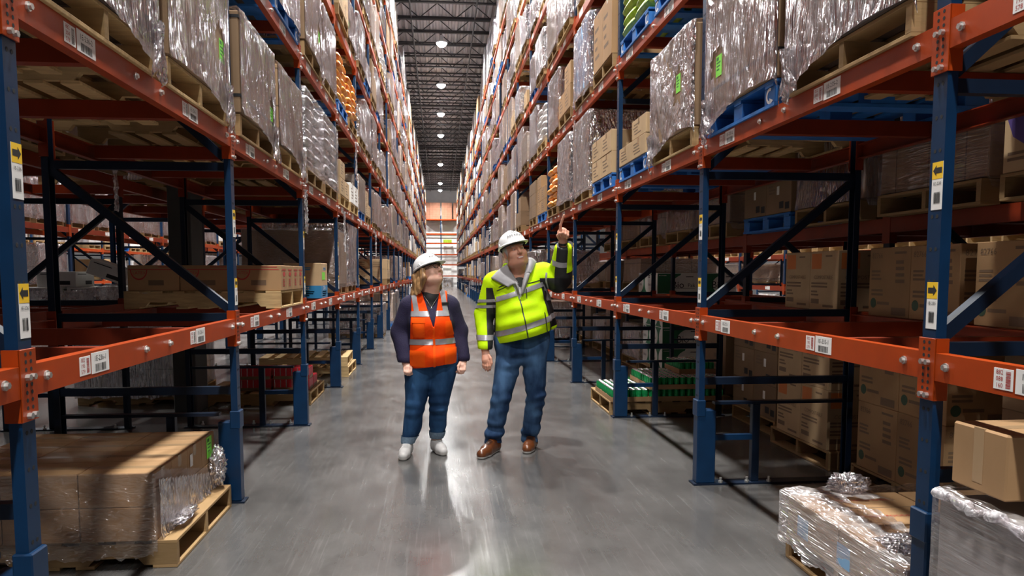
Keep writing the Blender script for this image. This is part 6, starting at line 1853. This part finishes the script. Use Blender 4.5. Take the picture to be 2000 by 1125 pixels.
# ================================================================== the woman
org = (-0.07, 6.26, 0.0)
wom = tag(empty('person', org), 'woman in orange vest, navy sweater and white hard hat, looking upward', 'person', 'people in the aisle')
HW = Head((0.004, 6.13, 1.418), 50, 24, 0, 0.95)
v = Vol((-0.44, 5.94, 0.0), (0.26, 6.52, 1.70), 0.0042)
HW.carve(v, 0.013, False)
v.cone(HW.w((0, 0.035, -0.05)), (-0.085, 6.29, 1.29), 0.060, 0.068, 0.03); v.cone(HW.w((0, -0.025, -0.08)), (-0.065, 6.235, 1.30), 0.050, 0.055, 0.03)
v.cone((-0.07, 6.28, 0.80), (-0.08, 6.28, 1.20), 0.16, 0.15, 0.05, 0.75); v.cone((-0.21, 6.29, 1.24), (0.05, 6.29, 1.24), 0.05, 0.05, 0.05)
for hp, kn, an in (((-0.165, 6.28, 0.74), (-0.205, 6.24, 0.40), (-0.272, 6.23, 0.07)), ((0.02, 6.28, 0.74), (-0.012, 6.25, 0.40), (-0.035, 6.335, 0.07))):
    v.cone(hp, kn, 0.088, 0.055, 0.05); v.cone(kn, an, 0.055, 0.037, 0.03)
v.chain([(-0.255, 6.29, 1.23), (-0.330, 6.33, 0.97), (-0.275, 6.215, 0.765)], [0.05, 0.045, 0.030])
v.chain([(0.095, 6.29, 1.23), (0.165, 6.34, 1.00), (0.188, 6.25, 0.775)], [0.05, 0.045, 0.030])
v.cone((-0.275, 6.215, 0.765), (-0.262, 6.175, 0.715), 0.029, 0.033, 0.02, 0.7)
for k_ in range(4):
    a = np.array((-0.286 + k_ * 0.0165, 6.158 + 0.004 * abs(k_ - 1.5), 0.712)); ln = (0.03, 0.036, 0.036, 0.031)[k_]
    finger(v, [a, a + (0.004, -0.018, -ln * 0.7), a + (0.010, 0.000, -ln * 1.3), a + (0.012, 0.022, -ln * 1.0)], 0.0100, 0.0080)
finger(v, [(-0.247, 6.185, 0.745), (-0.229, 6.155, 0.720), (-0.232, 6.140, 0.695), (-0.245, 6.140, 0.682)], 0.0115, 0.0080)
v.cone((0.188, 6.25, 0.775), (0.180, 6.215, 0.725), 0.029, 0.033, 0.02, 0.7)
for k_ in range(4):
    a = np.array((0.203 - k_ * 0.0160, 6.198 + 0.004 * k_, 0.722)); ln = (0.034, 0.038, 0.036, 0.030)[k_]
    finger(v, [a, a + (-0.006, -0.016, -ln * 0.75), a + (-0.016, -0.004, -ln * 1.45), a + (-0.024, 0.014, -ln * 1.55)], 0.0098, 0.0078)
finger(v, [(0.163, 6.215, 0.755), (0.146, 6.185, 0.728), (0.146, 6.172, 0.700), (0.153, 6.170, 0.682)], 0.0112, 0.0080)
for an, toe in (((-0.272, 6.23, 0.07), (-0.29, 6.1, 0.03)), ((-0.035, 6.335, 0.07), (0.0, 6.22, 0.03))): v.cone(an, toe, 0.036, 0.03, 0.02)
sk = v.nets(1)
body = inst(sk.mesh('body', M['skin_w'], org), 'body', parent=wom)
face_parts(HW, sk, org, body, M['lipw'], M['brownhair'], False, 16, 0.0100)
helmet(HW, org, wom, 'AM KING', 0.012)
# shoulder-length hair
v = Vol(HW.c - np.array((0.24, 0.26, 0.26)), HW.c + np.array((0.24, 0.26, 0.2)), 0.0045)
v.ell(HW.w((0, 0.025, 0.025)), np.array((0.088, 0.105, 0.09)) * 0.95, 0.01, HW.R)
for sx in (-1, 1):
    for k_ in range(7):
        yy = 0.0 + 0.021 * k_; root = HW.w((sx * (0.080 - 0.004 * k_), yy, 0.01))
        mid = np.array(HW.w((sx * (0.094 - 0.006 * k_), yy + 0.012, -0.055))); end = np.array((mid[0] + sx * 0.004, mid[1] + 0.002 * (k_ % 3), mid[2])) + np.array((sx * 0.020 - 0.01 * (k_ > 3), 0.01 * (k_ - 2) * 0.3, -0.085 - 0.018 * (k_ % 2)))
        v.chain([root, mid, end], [0.024, 0.024, 0.013], 0.012)
for k_ in range(7):
    root = HW.w((-0.07 + 0.023 * k_, 0.10, 0.0)); mid = np.array(root) + (0, 0.012, -0.08); v.chain([root, mid, mid + np.array((0.006 * (k_ - 3), 0.0, -0.075 - 0.012 * (k_ % 2)))], [0.028, 0.027, 0.015], 0.012)
v.wrinkle(HW.c - (0, 0, 0.08), 0.28, 0.011, [(90, 40, 32, 0), (-70, 80, 46, 1), (120, -60, 24, 2), (60, 100, -50, 3)])
v.field(keep(HW, lambda x, y, z: np.minimum(np.maximum(y + 0.018 - np.maximum(0, -0.03 - z) * 0.35, np.abs(x) - 0.0) * 0 + (y + 0.024), 0.062 - z)), True, 0.006)
inst(v.nets(1).mesh('hair', M['brownhair'], org), 'hair', parent=wom)
# spectacles
g = MB()
for sx in (-1, 1):
    pts = []
    for i in range(21):
        t = 2 * pi * i / 20; pts.append((sx * 0.033 + 0.0235 * cos(t) * (1 + 0.08 * cos(2 * t)), -0.113 + 0.012 * abs(sx * 0.033 + 0.0235 * cos(t)) / 0.05, 0.003 + 0.0185 * sin(t) + 0.002 * cos(t) ** 2))
    g.tube(pts, 0.0024, 6); g.tube([(sx * 0.056, -0.100, 0.010), (sx * 0.074, -0.07, 0.009), (sx * 0.082, 0.0, 0.008), (sx * 0.080, 0.02, 0.0)], 0.0024, 6)
g.tube([(-0.010, -0.113, 0.008), (0, -0.117, 0.011), (0.010, -0.113, 0.008)], 0.0024, 6)
inst(HW.local_mesh(g, org).mesh('spectacles', M['glassframe']), 'spectacles', parent=wom)
# navy sweater
v = Vol((-0.46, 5.98, 0.70), (0.28, 6.56, 1.38), 0.0052)
v.cone((-0.07, 6.28, 0.80), (-0.08, 6.28, 1.18), 0.200, 0.185, 0.05, 0.80); v.ell((-0.07, 6.17, 1.08), (0.17, 0.12, 0.11), 0.06); v.cone((-0.225, 6.295, 1.22), (0.07, 6.295, 1.22), 0.074, 0.074, 0.05)
v.cone((-0.085, 6.29, 1.26), (-0.080, 6.285, 1.31), 0.10, 0.078, 0.03)
v.chain([(-0.245, 6.295, 1.205), (-0.318, 6.33, 0.99), (-0.278, 6.222, 0.785)], [0.082, 0.082, 0.062], 0.03)
v.chain([(0.085, 6.295, 1.205), (0.150, 6.34, 1.00), (0.186, 6.258, 0.795)], [0.080, 0.076, 0.056], 0.03)
for c, R_, a in (((-0.32, 6.3, 1.0), 0.17, 0.009), ((0.16, 6.3, 1.0), 0.17, 0.009), ((-0.28, 6.22, 0.82), 0.1, 0.007)):
    v.wrinkle(c, R_, a, [(rr.uniform(-30, 30), rr.uniform(-20, 20), rr.uniform(-50, 50), rr.uniform(0, 6)) for _ in range(4)])
v.field(lambda X, Y, Z: Z - 0.765 + 0 * X + 0 * Y, True, 0.004)
v.cone((-0.068, 6.19, 1.36), (-0.068, 6.14, 1.235), 0.075, 0.030, 0.008, sub=True); v.cone((-0.075, 6.27, 1.29), (-0.07, 6.25, 1.40), 0.070, 0.09, 0.008, sub=True)
sk = v.nets(1)
sw = inst(sk.mesh('sweater', M['knit'], org), 'sweater', parent=wom)
x, y, z = sk.V.T
inst(sk.zone('sweater_cuff', M['knit'], org, np.where((x < -0.2) | (x > 0.13), 0.815 - z, -1), 0.004), 'sweater_cuff', parent=sw)
v = Vol((-0.25, 6.05, 1.10), (0.12, 6.45, 1.34), 0.006)
v.cone((-0.074, 6.25, 1.14), (-0.072, 6.235, 1.262), 0.135, 0.094, 0.03, 0.9)
inst(v.nets(1).mesh('undershirt', M['blackfab'], org), 'undershirt', parent=wom)
# fine necklace with a pendant
nk = []
for i in range(15):
    t = (i - 7) / 7; nk.append((-0.065 + 0.062 * t, 6.128 + 0.050 * t * t, 1.205 + 0.095 * abs(t) ** 0.9))
nk = [Vector(p) - Vector(org) for p in nk]
ne = inst(MB().tube(nk, 0.0016, 5).mesh('necklace', M['chain']), 'necklace', parent=wom)
inst(MB().cyl(nk[7] + Vector((0, -0.004, -0.008)), nk[7] + Vector((0, -0.008, -0.008)), 0.008, n=12).mesh('pendant', M['chain']), 'pendant', parent=ne)
# vest
v = Vol((-0.34, 5.95, 0.68), (0.20, 6.56, 1.36), 0.005)
v.cone((-0.068, 6.28, 0.79), (-0.08, 6.28, 1.17), 0.214, 0.199, 0.05, 0.84); v.ell((-0.07, 6.165, 1.07), (0.180, 0.128, 0.12), 0.06); v.ell((-0.055, 6.19, 0.84), (0.175, 0.14, 0.12), 0.05); v.cone((-0.215, 6.295, 1.225), (0.06, 6.295, 1.225), 0.094, 0.094, 0.05); v.cone((-0.085, 6.29, 1.26), (-0.080, 6.285, 1.32), 0.116, 0.09, 0.03)
for c, R_, a in (((-0.1, 6.1, 0.95), 0.25, 0.007), ((0.0, 6.1, 0.82), 0.22, 0.008), ((-0.17, 6.1, 1.1), 0.15, 0.006)):
    v.wrinkle(c, R_, a, [(rr.uniform(-40, 40), rr.uniform(-20, 20), rr.uniform(-45, 45), rr.uniform(0, 6)) for _ in range(4)])
for sx, cx, xx in ((-1, -0.225, -0.30), (1, 0.062, 0.14)):
    v.field(lambda X, Y, Z, sx=sx, cx=cx: np.where(sx > 0, 1, 1) * ((cx - X) if sx > 0 else (X - cx)) + np.clip(1.2 - Z, 0, 0.3) * (0.22 if sx > 0 else 0.05) + 0 * Y, True, 0.006)
v.field(lambda X, Y, Z: Z - 0.735 - (X + 0.05) * 0.13 + 0 * Y, True, 0.006)
def vee2(X, Y, Z):
    t = Z - 1.055
    return np.maximum(np.maximum(np.maximum(-0.052 - 0.33 * t - X, X - (-0.045 + 0.16 * t)) * 0.9, -t), Y - 6.28)
v.field(vee2, True, 0.006)
v.cone((-0.080, 6.27, 1.25), (-0.075, 6.27, 1.45), 0.085, 0.10, 0.008, sub=True)
sk = v.nets(1)
ve = inst(sk.mesh('safety_vest', M['vest'], org), 'safety_vest', parent=wom)
V, Nn = sk.V, sk.N; x, y, z = V.T; fr = Nn[:, 1] < 0.15
put3 = lambda name, mat, val, off=0.004: inst(sk.zone(name, M[mat], org, val, off), name, parent=ve)
seam = np.abs(x + 0.047 - (1.05 - z) * 0.01) - 0.008
put3('reflective_band', 'reflect', np.minimum(0.023 - np.abs(z - 0.933 - (x + 0.07) * 0.02), np.where(fr, seam, 0.01)))
put3('reflective_band', 'reflect', np.where(fr, np.minimum(0.021 - np.abs(z - 1.157 - (x + 0.07) * 0.02), np.where(x < -0.05, -0.085 - x + (z - 1.157) * -0.33 + 0.03, x + 0.028)), -1))
for xa, xb in ((-0.178, -0.206), (0.046, 0.022)):
    put3('shoulder_band', 'reflect', np.where(z > 1.135, 0.020 - np.abs(x - (xa + (z - 1.16) / 0.16 * (xb - xa))), -1), 0.006)
put3('zip', 'vest2', np.where(fr, np.minimum(0.009 - np.abs(x + 0.047 - (1.05 - z) * 0.01), 1.05 - z), -1), 0.006)
rect = lambda x0, x1, z0, z1: np.where(fr, np.minimum(np.minimum(x - x0, x1 - x), np.minimum(z - z0, z1 - z)), -1)
put3('pocket', 'vest2', rect(-0.205, -0.118, 0.975, 1.085), 0.007); put3('pocket_flap', 'vest2', rect(-0.212, -0.112, 1.085, 1.122), 0.010)
put3('pocket', 'vest2', rect(0.042, 0.115, 0.985, 1.10), 0.006); put3('pocket', 'vest2', rect(-0.235, -0.115, 0.735, 0.865), 0.007); put3('pocket', 'vest2', rect(0.035, 0.13, 0.755, 0.885), 0.007)
put3('mic_tab', 'strap', np.where(z > 1.18, np.minimum(0.010 - np.abs(z - 1.232), 0.028 - np.abs(x - 0.040)), -1), 0.012)
# jeans with turned-up cuffs
v = Vol((-0.42, 6.02, 0.06), (0.26, 6.56, 0.90), 0.005)
v.cone((-0.155, 6.30, 0.78), (0.015, 6.30, 0.78), 0.155, 0.155, 0.05, 0.95)
v.chain([(-0.165, 6.285, 0.70), (-0.205, 6.225, 0.40), (-0.268, 6.235, 0.10)], [0.128, 0.079, 0.050], 0.02)
v.chain([(0.020, 6.29, 0.70), (-0.014, 6.245, 0.40), (-0.034, 6.33, 0.10)], [0.122, 0.077, 0.050], 0.02)
v.ell((-0.215, 6.27, 0.26), (0.066, 0.075, 0.12), 0.04); v.ell((-0.02, 6.31, 0.26), (0.064, 0.075, 0.12), 0.04)
for c, R_, a in (((-0.2, 6.2, 0.40), 0.14, 0.016), ((-0.01, 6.2, 0.40), 0.14, 0.016), ((-0.17, 6.2, 0.6), 0.16, 0.010), ((-0.03, 6.3, 0.2), 0.12, 0.007)):
    v.wrinkle(c, R_, a, [(rr.uniform(-12, 12), rr.uniform(-15, 15), rr.uniform(55, 90) * rr.choice((-1, 1)), rr.uniform(0, 6)) for _ in range(4)])
v.field(lambda X, Y, Z: Z - 0.098 - (X > -0.12) * 0.02 + 0 * Y, True, 0.004)
sk = v.nets(1)
jn = inst(sk.mesh('jeans', M['jeans_w'], org), 'jeans', parent=wom)
x, y, z = sk.V.T
inst(sk.zone('turn_up', M['cuff'], org, np.where(x < -0.12, 0.155 - z, 0.175 - z), 0.008), 'turn_up', parent=jn)
# sneakers
for heel, toe, top in (((-0.262, 6.30), (-0.303, 6.00), (-0.272, 6.24, 0.085)), ((-0.058, 6.39), (0.032, 6.135), (-0.035, 6.335, 0.085))):
    v = Vol((min(heel[0], toe[0]) - 0.1, toe[1] - 0.1, 0.0), (max(heel[0], toe[0]) + 0.1, heel[1] + 0.1, 0.2), 0.004)
    u = foot(v, heel, toe, 0.042, top); v.field(lambda X, Y, Z: Z - 0.004 + 0 * X + 0 * Y, True, 0.003); v.field(lambda X, Y, Z: 0.10 - Z + 0 * X + 0 * Y, True, 0.003)
    sk = v.nets(1); sh = inst(sk.mesh('shoe', M['sneaker'], org), 'shoe', parent=wom); sh['label'] = 'white lace-up sneaker'
    inst(sk.zone('sole', M['sole'], org, 0.026 - sk.V[:, 2], 0.005), 'sole', parent=sh)
    u2 = np.array((toe[0] - heel[0], toe[1] - heel[1])); L = np.linalg.norm(u2); u2 /= L
    s_ = (sk.V[:, :2] - np.array(heel)) @ u2; q_ = (sk.V[:, 0] - heel[0]) * -u2[1] + (sk.V[:, 1] - heel[1]) * u2[0]
    lace = -np.ones(len(s_))
    for k_ in range(5): lace = np.maximum(lace, np.minimum(0.0035 - np.abs(s_ - L * (0.45 + 0.055 * k_)), 0.02 - np.abs(q_)))
    inst(sk.zone('laces', M['whitefab'], org, np.where(sk.N[:, 2] > 0.25, lace, -1), 0.004), 'laces', parent=sh)
